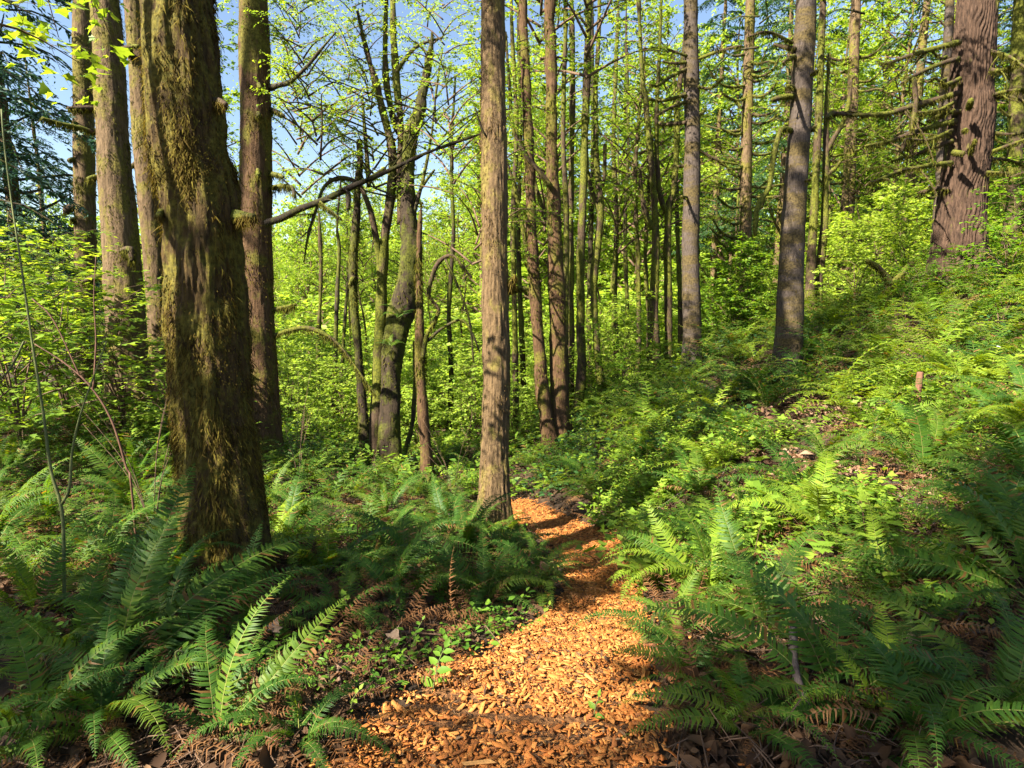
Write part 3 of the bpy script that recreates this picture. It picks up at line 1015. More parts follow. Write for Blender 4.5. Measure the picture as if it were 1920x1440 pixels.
# --- stand right of the centre trunk
A1 = curvy('alder', 'reddish mossy trunk curving out at its foot, left of the two joined at the root', [(1036, 842, 36), (1022, 770, 30), (1011, 650, 26), (1001, 520, 25), (996, 400, 22), (990, 250, 22), (983, 80, 20), (980, 0, 18)], 12, 'bark_brown', moss=2600, phrase='the joined pair', H=15)
A2 = curvy('alder', 'sturdy brown trunk with yellow moss on its lit left edge, right of the joined pair', [(1051, 842, 46), (1049, 740, 38), (1047, 640, 36), (1043, 500, 33), (1036, 300, 25), (1032, 80, 24), (1031, 0, 22)], 12.2, 'bark_brown', moss=3000, H=16, seg=24)
pbranch(A2, [(1032, 350, 12), (1010, 320, 10), (985, 290, 8), (962, 240, 7), (955, 160, 6), (948, 60, 4)], 12, 11.6, moss=160)
pbranch(A2, [(1035, 440, 11), (1020, 400, 10), (1000, 330, 8), (985, 220, 6)], 12.1, 12.5, moss=160)
pbranch(A1, [(990, 480, 9), (975, 400, 8), (962, 340, 7), (950, 300, 5)], 12, 11.7, moss=120)
A3 = curvy('alder', 'thin straight trunk seen between the sturdy brown trunk and the dark bent one', [(1070, 800, 15), (1071, 600, 13), (1070, 400, 12), (1073, 200, 12), (1072, 0, 10)], 16.5, 'bark_mossy', moss=700, H=14, seg=12)
A4 = curvy('alder', 'dark trunk bent slightly left at half height, right of the sturdy brown one', [(1079, 810, 24), (1090, 700, 20), (1088, 560, 18), (1091, 420, 17), (1097, 260, 16), (1102, 80, 15), (1104, 0, 14)], 15, 'bark_mossy', moss=1300, H=16, seg=16)
A5 = curvy('alder', 'wavy mossy trunk with a knobbly bend standing right of the dark bent trunk', [(1132, 752, 20), (1122, 680, 16), (1116, 600, 14), (1114, 520, 17), (1126, 400, 15), (1118, 300, 12), (1117, 180, 10), (1122, 80, 10), (1124, 0, 8)], 17, 'bark_mossy', moss=1200, H=14, seg=14)
pbranch(A5, [(1125, 400, 10), (1105, 340, 8), (1100, 290, 6), (1098, 200, 5)], 17, 17.4, moss=120)
pbranch(A5, [(1130, 350, 8), (1134, 320, 7), (1134, 270, 6)], 17, 16.8, moss=120)
A6 = curvy('alder', 'mossy trunk of the yellow-lit clump, forked low into two upright stems', [(1232, 702, 28), (1226, 600, 20), (1229, 480, 17), (1228, 400, 15), (1222, 320, 12), (1212, 200, 11), (1203, 130, 10), (1198, 0, 8)], 17, 'bark_mossy', moss=1500, phrase='the yellow-mossed clump', H=13)
pbranch(A6, [(1224, 430, 12), (1210, 400, 10), (1203, 360, 9), (1200, 322, 8)], 17, 16.8, moss=300)
A7 = curvy('alder', 'mossy trunk splitting in a wide fork, right side of the yellow-lit clump', [(1254, 695, 18), (1253, 560, 16), (1253, 400, 15), (1262, 360, 12), (1268, 300, 11), (1272, 180, 10), (1284, 80, 9), (1288, 0, 8)], 17.3, 'bark_mossy', moss=1300, H=13)
pbranch(A7, [(1252, 400, 12), (1240, 375, 10), (1233, 320, 9), (1231, 220, 8), (1236, 110, 6), (1240, 0, 5)], 17.3, 17.0, moss=250)
A8 = curvy('alder', 'slim mossy stem left of the yellow-lit clump', [(1196, 712, 12), (1198, 600, 11), (1196, 480, 10), (1191, 330, 8), (1200, 200, 6), (1210, 90, 5)], 17.6, 'bark_mossy', moss=700, seg=10)
A9 = curvy('alder', 'slim half-hidden stem behind the yellow-lit clump', [(1214, 715, 11), (1217, 600, 10), (1210, 480, 9), (1216, 330, 7), (1206, 180, 5)], 19, 'bark_mossy', moss=500, seg=10)
for k, (rt, z) in enumerate(((A1, 7.5), (A2, 8), (A3, 4.5), (A4, 6), (A5, 4), (A6, 4.2), (A7, 4.8), (A8, 4.0))):
    link('crown', SPARSE[k % 2], rt, (rng.normal(0, .5), 2.2, z), (0, 0, k * 1.3), .66)

for k, (pts, d, lab) in enumerate((
        ([(968, 800, 14), (965, 600, 12), (962, 420, 11), (968, 240, 10), (960, 60, 8)], 15, 'slim dark trunk half hidden right behind the central trunk'),
        ([(984, 790, 12), (978, 620, 11), (972, 450, 10), (975, 260, 9), (972, 60, 7)], 18, 'thin dark trunk just left of the joined pair'),
        ([(1062, 800, 15), (1060, 620, 14), (1062, 430, 12), (1056, 250, 11), (1060, 60, 9)], 14, 'dark trunk close behind the sturdy brown one'),
        ([(1108, 770, 12), (1104, 600, 11), (1108, 430, 10), (1112, 260, 9), (1110, 60, 8)], 19, 'thin dark trunk between the bent and wavy ones'),
        ([(1158, 740, 13), (1152, 580, 12), (1156, 420, 11), (1150, 260, 10), (1158, 60, 8)], 20, 'dark straight trunk right of the wavy mossy one'),
        ([(1180, 725, 10), (1176, 580, 9), (1172, 420, 8), (1178, 260, 7), (1174, 60, 6)], 21, 'thin trunk left of the slim mossy stem'),
        ([(1276, 690, 11), (1275, 560, 10), (1270, 420, 9), (1268, 280, 8), (1262, 100, 6)], 20, 'thin trunk between yellow-lit clump and slim grey trunk'),
        ([(840, 860, 12), (846, 720, 11), (842, 580, 10), (850, 440, 9), (846, 300, 7), (854, 140, 5)], 17, 'slim trunk left of the central trunk, far behind'),
        ([(600, 800, 10), (596, 660, 9), (602, 520, 8), (598, 400, 6)], 20, 'slim pole right of the straight brown trunk'))):
    curvy('slim_tree', lab, pts, d, 'bark_shade' if k % 2 else 'bark_mossy', moss=400, seg=10, H=13 if pts[-1][1] < 70 else None)

# --- grey conifers on the slope
P, r, B, dv = straight_pts(1298, 694, 1296, 80, 14, 24, 33, 27, 1.15)
G1 = tree('grey_conifer', 'slim grey trunk ringed with moss and short bare branches, on the slope crest', P, r, B, 'bark_grey', 'ring', 48, 260, phrase='the slim grey ringed trunk', seed=29, moss=900, moss_mat='moss_brown', mlen=.03, mwid=.012)
for pts in ([(1286, 117, 7), (1262, 119, 6), (1243, 115, 4)], [(1286, 130, 7), (1255, 145, 6), (1233, 160, 5), (1217, 158, 3)], [(1286, 177, 8), (1265, 183, 7), (1240, 189, 6), (1217, 186, 4)],
            [(1286, 190, 6), (1255, 203, 5), (1233, 216, 3)], [(1286, 230, 8), (1262, 232, 7), (1240, 233, 6), (1236, 229, 4)], [(1310, 163, 6), (1333, 165, 5), (1357, 145, 4)], [(1310, 215, 8), (1318, 210, 6), (1322, 203, 4)],
            [(1308, 280, 5), (1345, 300, 5), (1385, 308, 3)], [(1288, 310, 6), (1270, 312, 4)], [(1310, 110, 6), (1350, 95, 5), (1390, 85, 3)], [(1288, 105, 5), (1240, 90, 4), (1200, 92, 2)], [(1308, 310, 5), (1317, 300, 3)], [(1288, 370, 6), (1278, 368, 4)]):
    pbranch(G1, pts, 13.9, rng.uniform(12.8, 14.6), moss=260, L=.06, wid=.012, twigs=int(rng.integers(1, 5)))
crown_on(G1, CON_THIN[1], 9.0, 0.5, 1.0, dv[:2])
P, r, B, dv = straight_pts(1476, 710, 1506, 80, 11, 24, 47, 37, 1.12)
G2 = tree('grey_conifer', 'grey trunk with brown moss rings leaning right, bare on the open slope', P, r, B, 'bark_grey', 'ring', 64, 320, phrase='the leaning grey ringed trunk', seed=31, moss=1400, moss_mat='moss_brown', mlen=.03, mwid=.01)
for pts in ([(1492, 92, 9), (1470, 88, 9), (1450, 83, 5)], [(1490, 105, 8), (1475, 112, 7), (1468, 118, 4)], [(1487, 180, 10), (1465, 183, 11), (1447, 187, 7)], [(1484, 245, 10), (1470, 241, 9), (1461, 250, 10), (1450, 300, 10), (1442, 350, 9), (1420, 390, 10), (1416, 440, 9)],
            [(1520, 140, 7), (1533, 132, 5)], [(1514, 243, 8), (1530, 236, 6)], [(1487, 163, 8), (1478, 160, 6)], [(1508, 340, 6), (1520, 336, 3)], [(1486, 80, 6), (1440, 60, 5), (1400, 70, 3)]):
    pbranch(G2, pts, 10.9, rng.uniform(10.2, 11.2), moss=360, L=.06, wid=.011, twigs=int(rng.integers(0, 4)))
crown_on(G2, CON_THIN[0], 9.0, 3.5, 1.0, dv[:2])

# --- the pair behind it
A10 = curvy('mossy_stem_tree', 'tall mossy trunk directly right of the leaning grey trunk', [(1518, 610, 22), (1522, 480, 19), (1527, 380, 16), (1533, 250, 15), (1539, 120, 14), (1543, 0, 12)], 16, 'bark_mossy', moss=1500, phrase='the right-hand mossy pair', H=15)
A11 = curvy('mossy_stem_tree', 'forked mossy stem leaning right from beside the tall mossy trunk', [(1530, 600, 18), (1538, 500, 16), (1546, 400, 14), (1548, 300, 12), (1550, 200, 9), (1555, 100, 6)], 16.2, 'bark_mossy', moss=1200)
pbranch(A11, [(1547, 290, 10), (1562, 262, 10), (1580, 230, 9), (1592, 190, 8), (1596, 150, 6)], 16.2, 15.9, moss=260)
pbranch(A11, [(1548, 330, 9), (1566, 315, 8), (1576, 302, 6)], 16.2, 16, moss=260)
crown_on(A10, SPARSE[0], 8, 1.0, .9)

# --- big fir on the bank
P, r, B, dv = straight_pts(1791, 545, 1831, 80, 13, 28, 84, 68, 1.2)
F1 = tree('fir_tree', 'massive furrowed reddish fir trunk at right with long mossy branches', P, r, B, 'bark_fir', 'fir', 150, 420, phrase='the massive fir', seed=37)
for pts in ([(1800, 78, 12), (1760, 88, 12), (1715, 102, 12), (1664, 113, 8)], [(1798, 107, 10), (1750, 122, 9), (1712, 140, 9), (1690, 152, 6)],
            [(1796, 172, 12), (1757, 184, 12), (1713, 197, 13), (1660, 216, 13), (1600, 214, 11), (1562, 213, 12), (1550, 220, 8)], [(1790, 233, 12), (1750, 240, 11), (1713, 248, 11), (1670, 262, 10), (1622, 271, 7)],
            [(1786, 264, 9), (1750, 276, 9), (1720, 290, 8), (1672, 307, 6)], [(1785, 300, 10), (1740, 312, 9), (1690, 326, 8), (1650, 338, 9), (1628, 340, 6)], [(1780, 357, 9), (1755, 356, 10), (1727, 359, 7)],
            [(1800, 212, 9), (1770, 216, 10), (1738, 224, 7)], [(1800, 151, 9), (1775, 155, 8), (1765, 156, 5)], [(1785, 245, 8), (1740, 256, 8), (1700, 262, 5)], [(1790, 190, 8), (1760, 205, 8), (1720, 212, 6)],
            [(1850, 137, 10), (1875, 132, 9), (1900, 122, 8), (1935, 100, 6)], [(1846, 288, 10), (1875, 279, 9), (1930, 255, 8)], [(1855, 178, 8), (1890, 172, 8), (1935, 168, 6)], [(1852, 192, 7), (1890, 184, 7), (1935, 190, 5)],
            [(1850, 250, 8), (1890, 256, 7), (1935, 246, 6)], [(1848, 305, 8), (1890, 296, 8), (1935, 318, 6)], [(1845, 325, 7), (1885, 323, 6)], [(1845, 340, 7), (1880, 334, 6), (1930, 322, 5)], [(1855, 95, 7), (1890, 108, 6), (1930, 130, 5)]):
    pts = [(p_[0], p_[1] + rng.normal(0, 3), p_[2] * (.95 - .45 * i_ / len(pts))) for i_, p_ in enumerate(pts)]
    pbranch(F1, pts, 12.8, rng.uniform(11.2, 13.4), moss=300, L=.09, wid=.012, seg=7, twigs=int(rng.integers(2, 7)))
pbranch(F1, [(1713, 146, 8), (1716, 170, 11), (1717, 195, 9), (1712, 225, 8), (1709, 245, 4)], 12.3, 12.2, moss=500, L=.07, name='hanging_branch')
pbranch(F1, [(1700, 262, 8), (1694, 275, 8), (1690, 284, 4)], 12.3, 12.2, moss=500, L=.07, name='hanging_branch')
for a, b, w in (((1817, 202), (1820, 188), 13), ((1788, 286), (1806, 288), 12), ((1806, 245), (1812, 242), 7), ((1820, 285), (1828, 262), 9)):
    pbranch(F1, [(a[0], a[1], w), (b[0], b[1], w * .8)], 12.4, 12.15, moss=1600, L=.05, name='moss_knob')
crown_on(F1, CON_THIN[1], 10.5, 0.9, 1.15, dv[:2])
P, r, B, dv = straight_pts(1893, 486, 1910, 80, 18, 24, 26, 22, 1.1)
G3 = tree('mossy_conifer', 'mossy trunk at the right edge behind the massive fir', P, r, B, 'bark_mossy', 'ring', 32, 150, seed=41, moss=1800, mlen=.07, mwid=.015)
P, r, B, dv = straight_pts(1752, 520, 1778, 80, 18.5, 24, 20, 15, 1.1)
G4 = tree('grey_conifer', 'grey trunk half hidden behind left side of the massive fir', P, r, B, 'bark_grey', 'ring', 32, 150, seed=43)
P, r, B, dv = straight_pts(1392, 650, 1405, 80, 22, 24, 24, 18, 1.1)
G5 = tree('pale_conifer', 'pale sunlit conifer trunk with up-curved mossy branches above the green bush', P, r, B, 'bark_left', 'ring', 28, 150, seed=45, moss=1500, mlen=.08, mwid=.02)
P, r, B, dv = straight_pts(1577, 620, 1602, 60, 24, 24, 25, 17, 1.1)
G6 = tree('pale_conifer', 'pale sunlit trunk between the leaning grey trunk and the massive fir', P, r, B, 'bark_left', 'ring', 28, 150, seed=47, moss=1500, mlen=.08, mwid=.02)
for rt, u0, u1, d, k in ((G5, 1393, 1403, 22, 34), (G6, 1580, 1598, 24, 34), (G3, 1894, 1908, 18, 16), (G4, 1754, 1780, 18.5, 14)):
    for i in range(k):
        v = 90 + 440 * (i + rng.random()) / k
        u = u1 + (u0 - u1) * (v - 80) / 450
        s = rng.choice([-1, 1])
        L = rng.uniform(35, 120) * 16 / d * (1 if rt in (G5, G6) else .7)
        up = rng.uniform(-.1, .55)
        pbranch(rt, [(u, v, 6), (u + s * L * .4, v + 8 - L * .05, 5), (u + s * L * .75, v - L * .2 * up, 4), (u + s * L, v - L * up, 2)], d, d + rng.uniform(-1.5, 1.0), moss=130, L=.07, wid=.02, seg=5, twigs=int(rng.integers(1, 4)))
for rt, z in ((G3, 10), (G4, 10), (G5, 9.5), (G6, 10.5)):
    crown_on(rt, CON[0] if z == 10 else CON_THIN[0], z, z, .9)

# --- forked maple and its neighbours, left of the centre trunk
MP = curvy('maple_tree', 'dark forked maple with a burl and ferns growing on its leaning trunk', [(728, 886, 62), (730, 820, 46), (733, 720, 45), (738, 650, 46), (752, 590, 58), (764, 530, 42), (772, 470, 44), (768, 425, 42), (765, 350, 30), (768, 270, 30), (787, 205, 25), (800, 140, 18), (808, 90, 10), (811, 60, 4)],
           11, 'bark_shade', moss=2600, phrase='the forked maple', seg=32, L=.05)
pbranch(MP, [(705, 850, 30), (708, 740, 24), (714, 620, 22), (716, 520, 20), (722, 440, 18), (735, 350, 18), (734, 280, 17), (718, 210, 15), (700, 140, 12), (684, 80, 10), (670, 20, 6)], 11.2, 11.2, moss=400, L=.05, seg=12, name='stem')
pbranch(MP, [(716, 520, 17), (704, 440, 16), (694, 395, 14), (676, 350, 12), (652, 335, 11), (625, 337, 10), (605, 355, 9), (592, 395, 7), (578, 440, 6), (570, 490, 3)], 11.2, 10.6, k=.75, twigs=5, moss=360, L=.05, seg=8, name='arching_branch')
pbranch(MP, [(752, 420, 15), (750, 330, 14), (752, 250, 14), (745, 170, 13), (738, 80, 12), (736, 0, 9)], 11.1, 11.4, moss=300, L=.05, seg=10, name='stem')
pbranch(MP, [(748, 250, 13), (735, 210, 12), (724, 150, 11), (722, 80, 10), (725, 0, 8)], 11.3, 11.6, moss=300, L=.05, seg=10, name='stem')
pbranch(MP, [(735, 150, 8), (760, 110, 7), (785, 85, 6), (830, 70, 4)], 11.3, 11, mat='bark_dark', moss=100)
pbranch(MP, [(770, 420, 8), (790, 350, 6), (808, 260, 5), (818, 170, 4), (830, 90, 3)], 11, 10.6, mat='bark_dark')
pbranch(MP, [(775, 380, 7), (795, 345, 6), (815, 318, 4)], 11, 10.8, mat='bark_dark')
for k in range(16):
    u, v = rng.uniform(560, 830), rng.uniform(110, 330)
    pbranch(MP, [(745 + rng.normal(0, 20), v + 60, 4), ((u + 745) / 2 + rng.normal(0, 10), v + 30, 3), (u, v, 2), (u + (u - 745) * .4, v - 20 + rng.normal(0, 25), 1)], 11.2, rng.uniform(9.5, 12.5), mat='bark_dark', seg=4, name='twig')
B = np.array(MP.location)
for k, (u, v) in enumerate(((600, 160), (560, 230), (640, 120), (850, 190), (700, 200), (560, 120), (880, 330), (820, 130))):
    p = at(u, v, 10.5 + k % 3)
    link('crown', SPARSE[k % 2], MP, tuple(p - B - [0, 0, 1.6]), (rng.uniform(-.2, .2), rng.uniform(-.2, .2), k * 1.1), .42)
S1 = curvy('broken_snag', 'broken-topped mossy snag standing left of the forked maple', [(687, 866, 28), (680, 770, 20), (673, 680, 17), (665, 590, 18), (662, 510, 20), (668, 420, 16), (671, 350, 14), (675, 300, 14), (674, 262, 13)], 12, 'bark_shade', moss=1500, phrase='the broken mossy snag')
pbranch(S1, [(692, 350, 9), (686, 270, 8), (682, 220, 6), (679, 178, 3)], 12, 12, mat='bark_dark', name='splinter')
pbranch(S1, [(686, 205, 6), (697, 200, 6), (703, 195, 4)], 12, 11.9, mat='bark_dark', name='splinter')
pbranch(S1, [(663, 520, 12), (655, 535, 7)], 11.9, 11.8, moss=900, name='branch_stub')
W1 = curvy('mossy_trunk_tree', 'mossy trunk with a bent green arm, between the forked maple and central trunk', [(802, 914, 32), (797, 830, 26), (790, 730, 22), (787, 640, 20), (786, 540, 15), (786, 450, 10), (790, 380, 6)], 10.5, 'bark_brown', moss=2600, phrase='the bent-armed trunk')
pbranch(W1, [(793, 670, 12), (800, 630, 12), (816, 600, 12), (822, 580, 11), (808, 560, 10), (804, 545, 12), (815, 505, 13), (830, 485, 11), (850, 480, 9), (868, 500, 7), (885, 520, 5)], 10.4, 10.0, k=.68, moss=500, L=.04, seg=8, name='bent_branch')
pbranch(W1, [(800, 640, 6), (830, 615, 5), (865, 600, 5), (885, 625, 4), (900, 660, 2)], 10.4, 10.1, mat='bark_dark', moss=120)
pbranch(W1, [(835, 486, 5), (860, 540, 4), (880, 600, 4), (888, 680, 3)], 10.1, 10, mat='bark_dark', moss=60)
L1 = thing('leaning_log', 'dead log leaning up rightward from the brown trunk across the forked maple', 'log', on_ground(500, 850, 9.6))
Pl, rl = px_line([(500, 418, 15), (530, 408, 15), (560, 393, 14), (610, 374, 14), (660, 350, 12), (720, 324, 9), (800, 287, 8), (880, 258, 6), (905, 250, 5)], 9.7, 8.2)
branch(L1, Pl, rl * .85, mat='bark_black', seg=10, name='trunk', twigs=11)
mm = MB(); moss_on_polyline(mm, Pl[:4], rl[:4], 160, .04, .01)
o = link('moss', mm.mesh('moss', M['moss'], np.array(L1.location)), L1); o['kind'] = 'stuff'
for pts in ([(652, 355, 6), (653, 375, 9), (652, 392, 5)], [(690, 335, 5), (715, 320, 7), (722, 314, 4)], [(600, 378, 5), (620, 395, 4), (640, 410, 2)]):
    pbranch(L1, pts, 9.0, 8.9, mat='bark_dark', moss=600, L=.07, name='branch_stub')

# --- two thin trunks standing left of the snag
for nm, lab, pts, d in (('slim_tree', 'slim dark trunk seen against bright leaves left of the broken snag', [(628, 830, 13), (628, 700, 10), (632, 560, 9), (636, 470, 7), (632, 420, 5), (640, 330, 3)], 17),
                        ('slim_tree', 'slim grey stem right beside the slim dark trunk', [(634, 835, 9), (640, 700, 8), (648, 580, 6), (656, 480, 4)], 18),
                        ('slim_tree', 'thin curved stem leaning left of the mossy trunk near the maple', [(752, 870, 10), (772, 800, 10), (778, 720, 9), (776, 640, 6)], 12)):
    t = curvy(nm, lab, pts, d, 'bark_dark', seg=8)

# ---------------------------------------------------------------- background stand
BGT = []


def pole_mesh(seed, H=15, r=.09, mat='bark_mossy', bend=.35):
    g = np.random.default_rng(seed)
    P = np.array([[0, 0, -.4]] + [[g.normal(0, bend) * k / 5, g.normal(0, bend) * k / 5, H * k / 5] for k in range(6)])
    P[1] = [0, 0, 0]
    rr = np.array([1.25, 1.1, .95, .8, .62, .4, .12]) * r
    V, q, tr, _ = tube(P, rr, 8, 40, amp=bump_fn('branchy', r, seed))
    mb = MB()
    mb.add(V, q, tr)
    for k in range(7):
        z = H * g.uniform(.12, .8)
        c = np.array([np.interp(z, P[1:, 2], P[1:, i]) for i in range(2)] + [z])
        a = g.uniform(0, 6.3)
        L = g.uniform(.7, 2.0)
        d = np.array([math.cos(a), math.sin(a), g.uniform(.1, .8)])
        V, q, tr, _ = tube(np.array([c, c + d * L * .5 + [0, 0, -.1], c + d * L]), np.array([.3, .2, .06]) * r, 4, 6)
        mb.add(V, q, tr)
    return mb.mesh('trunk', M[mat], smooth=True)


POLES = [pole_mesh(s, 15, .085) for s in (51, 52, 53, 54)]
POLESB = [pole_mesh(s, 15, .09, 'bark_left') for s in (55, 56, 57)]
CPOLE = [pole_mesh(s, 24, .22, 'bark_left', .1) for s in (58, 59)]


def bg_tree(x, y, kind, s, k, label, group, name):
    z = g1(x, y)
    o = thing(name, label, 'tree', (x, y, z), rng.uniform(0, 6.3), group)
    if kind == 'con':
        link('trunk', CPOLE[k % 2], o, scale=(s, s, s))
        link('crown', (CON + CON_THIN)[k % 4], o, (0, 0, 6.0 * s), scale=(s * 1.2, s * 1.2, s * 1.25))
    elif kind == 'blue':
        link('trunk', CPOLE[k % 2], o, scale=(s, s, s))
        link('crown', CON_BLUE[k % 2], o, (0, 0, 1.6 * s), scale=(s * 1.25, s * 1.25, s * 1.3))
    else:
        link('trunk', (POLES if kind == 'lime' else POLESB)[k % 3], o, scale=(s, s, s))
        link('crown', (ALD if kind == 'lime' else ALDY)[k % 3], o, (0, 0, 3.6 * s if k % 2 else 2.6 * s), scale=s)
    return o


# dark hemlocks at far left
for k, (u, d, s) in enumerate(((-60, 17, .8), (60, 20, .95), (-140, 13, .75), (110, 26, .6), (-250, 17, .8), (-60, 27, .7))):
    p = at(u, 700, d)
    bg_tree(p[0], p[1], 'blue', s, k, ['drooping dark hemlock at the left edge, foremost', 'dark hemlock right of the foremost one at left', 'dark hemlock cut by the left frame edge', 'dark hemlock behind the leftmost tall trunk', 'dark hemlock outside the left edge', 'farthest dark hemlock at the left edge'][k], 'dark hemlocks at the far left', 'hemlock_tree')
# conifers behind the right-hand slope
for k, (u, d, s) in enumerate(((1330, 36, 1.0), (1450, 30, .95), (1680, 30, 1.05), (1620, 42, 1.15), (1890, 27, 1.0), (1160, 48, 1.1), (900, 60, 1.0), (1020, 52, 1.0), (2020, 22, 1.0), (1780, 40, 1.1), (1250, 60, 1.1), (450, 62, .9))):
    p = at(u, 650, d)
    bg_tree(p[0], p[1], 'con', s, k, ['conifer behind the slim grey ringed trunk', 'conifer left of the leaning grey trunk, far behind', 'conifer behind long mossy fir branches', 'tall conifer right of the forked mossy stem, far behind', 'conifer behind the right-edge mossy trunk', 'conifer far behind the wavy mossy trunk', 'distant conifer behind the central trunk', 'distant conifer behind the joined pair', 'conifer outside the right frame edge', 'distant conifer behind the massive fir', 'distant conifer behind the yellow-lit clump', 'distant conifer left of the blue sky gap'][k], 'conifers behind the slope', 'conifer')
# sunlit broadleaf stand: thin poles with high crowns, an open glade behind them, then leafy trees down to the ground
pts = []
STAND = []
tries = 0
while len(pts) < 140 and tries < 9000:
    tries += 1
    u = rng.uniform(-100, 2050)
    zone = rng.random()
    d = rng.uniform(18, 26) if zone < .24 else rng.uniform(36, 62)
    if u < 540 and d < 40 or (u < 420 and d < 50):
        continue
    if u > 1150 and d < 22:
        continue
    p = at(u, 700, d)
    if any((p[0] - a) ** 2 + (p[1] - b) ** 2 < (2.2 if d < 30 else 4.5) for a, b in pts):
        continue
    pts.append((p[0], p[1]))
    near = d < 30
    s = rng.uniform(.55, .98) if u > 880 else rng.uniform(.55, 1.0)
    if 540 < u < 840:              # opening towards the sky over the hollow: younger, lower trees
        s = min(s, .62)
    if u < 540:
        s *= .6
    STAND.append((p[0], p[1], u, d, s, near, rng.random() < .6))
STAND.sort(key=lambda q: q[2])
for k, (x, y, u, d, s, near, yel) in enumerate(STAND):
    i = min(range(len(LAND)), key=lambda q: abs(proj((LAND[q][0], LAND[q][1], 0))[0] - u))
    ph = LAND[i][2]
    o = thing('slender_tree', '', 'tree', (x, y, g1(x, y)), rng.uniform(0, 6.3))
    o['side'] = ph
    if near:
        link('trunk', POLES[k % 4], o, scale=s * .85)
        if not (930 < u < 1300 and k % 3):
            link('crown', SPARSE[k % 2], o, (0, 0, 7.5 * s), scale=s * .62)
    else:
        link('trunk', POLESB[k % 3], o, scale=(s * 1.3, s * 1.3, s * 1.55))
        link('crown', ALDG[k % 2] if k % 5 == 2 else (ALDY if yel else ALD)[k % 3], o, (0, 0, .6), scale=(s * 1.5, s * 1.5, s * 2.0))
    BGT.append((o, ph, u, near, yel))
cnt = {}
for o, ph, u, near, yel in BGT:
    lu = [proj((a[0], a[1], 0))[0] for a in LAND if a[2] == ph][0]
    key = (ph, near, yel, u < lu)
    cnt[key] = cnt.get(key, 0) + 1
    n_ = cnt[key]
    o['label'] = 'slender %s %s tree behind %s, %s %s' % ('yellow-green' if yel else 'lime-green', 'pole' if near else 'distant', ph.replace('the ', ''), ('first', 'second', 'third', 'fourth', 'fifth', 'sixth', 'seventh', 'eighth', 'ninth', 'tenth', 'eleventh', 'twelfth', 'thirteenth', 'fourteenth', 'fifteenth', 'sixteenth', 'seventeenth', 'eighteenth')[min(n_ - 1, 17)], 'leftward' if u < lu else 'rightward')
    o['group'] = 'sunlit stand'
    del o['side']
for k, (u, d) in enumerate(((905, 38), (1085, 46), (1290, 42), (1650, 34), (1730, 30), (420, 34))):
    p = at(u, 700, d)
    o = thing('tall_maple', ['tall maple crown behind the central trunk', 'tall maple crown above the dark bent trunk', 'tall maple crown behind the slim grey trunk', 'tall maple crown left of the fir branch tips', 'tall maple crown behind the fir branches', 'maple crown peeping out behind the widest trunk'][k], 'tree', (p[0], p[1], g1(p[0], p[1])), k * 1.7, 'tall maples')
    link('trunk', CPOLE[k % 2], o, scale=(.7, .7, .8))
    link('crown', (ALD + SPARSE)[k % 5], o, (0, 0, 9.0), scale=(1.2, 1.2, 1.1))
# glade shrubs, sunlit, between the poles and the leafy wall
GL = []
while len(GL) < 60:
    u, d = rng.uniform(470, 1900), rng.uniform(24, 38)
    p = at(u, 700, d)
    if any((p[0] - a) ** 2 + (p[1] - b) ** 2 < 1.8 for a, b, *_ in GL):
        continue
    GL.append((p[0], p[1], u, d))
GL.sort(key=lambda q: q[2])

# far wood that reads as one mass
mb = MB()
n = 80000
x = rng.uniform(-150, 170, n)
y = rng.uniform(72, 135, n)
h = np.clip(15 + 6 * vnoise(np.stack([x * .13, y * .1, x * 0], -1)), 2, 20) * np.where((x > -38) & (x < -8), .8, 1)
z = ground(x, y, False) + h * rng.random(n) ** .8
V, F = scatter(LEAF_S[0], LEAF_S[1], np.stack([x, y, z], -1), rot_from(randdir(n), randdir(n)), rng.uniform(.4, .95, n))
mb.add(V, *F)
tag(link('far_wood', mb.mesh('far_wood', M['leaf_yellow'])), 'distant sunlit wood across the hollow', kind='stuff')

# ---------------------------------------------------------------- shrubs
def shrub(name, label, u, v, d, me, s, group=None, stem='twig', nst=4, h=1.2, sink=0.0, rz=None, cat='shrub'):
    p = on_ground(u, v, d)
    o = thing(name, label, cat, p, rng.uniform(0, 6.3) if rz is None else rz, group)
    for k in range(nst):
        a = rng.uniform(0, 6.3)
        w = rng.uniform(.1, .5) * s
        H = h * s * rng.uniform(.8, 1.4)
        P = np.array([[0, 0, -.08], [math.cos(a) * w * .3, math.sin(a) * w * .3, H * .5], [math.cos(a) * w, math.sin(a) * w, H]])
        V, q, tr, _ = tube(P, np.array([.016, .012, .005]) * (.6 + .5 * s), 5, 8)
        m_ = MB()
        m_.add(V, q, tr)
        link('stem', m_.mesh('stem', M[stem], smooth=True), o)
    c = link('leaves', me, o, (0, 0, -sink), scale=s)
    c['kind'] = 'stuff'
    return o


# layered vine maples at left
for k, (u, v, d, s, lab) in enumerate((
        (40, 820, 8.0, 1.0, 'leafy vine maple at the left edge, nearest the tall curved sapling'), (130, 800, 9.5, 1.05, 'leafy vine maple in front of the leftmost tall trunk'),
        (235, 800, 9.6, .9, 'vine maple with bright leaves before the thick pale-sided trunk'), (-40, 800, 10.5, 1.2, 'tall vine maple cut off by the left frame edge'),
        (330, 800, 9.0, .7, 'small vine maple against the slanting trunk'), (90, 760, 13, 1.35, 'vine maple thicket behind the left saplings'), (200, 760, 14, 1.2, 'vine maple behind the thick pale-sided trunk'),
        (10, 740, 15.5, 1.4, 'vine maple below the drooping hemlock'), (380, 770, 15, 1.1, 'vine maple hidden behind the widest trunk'), (-90, 860, 6.5, 1.0, 'vine maple just outside the left edge'))):
    shrub('vine_maple', lab, u, v, d, VINE[k % 3], s, 'vine maples at the left', 'twig', 5, 1.5)
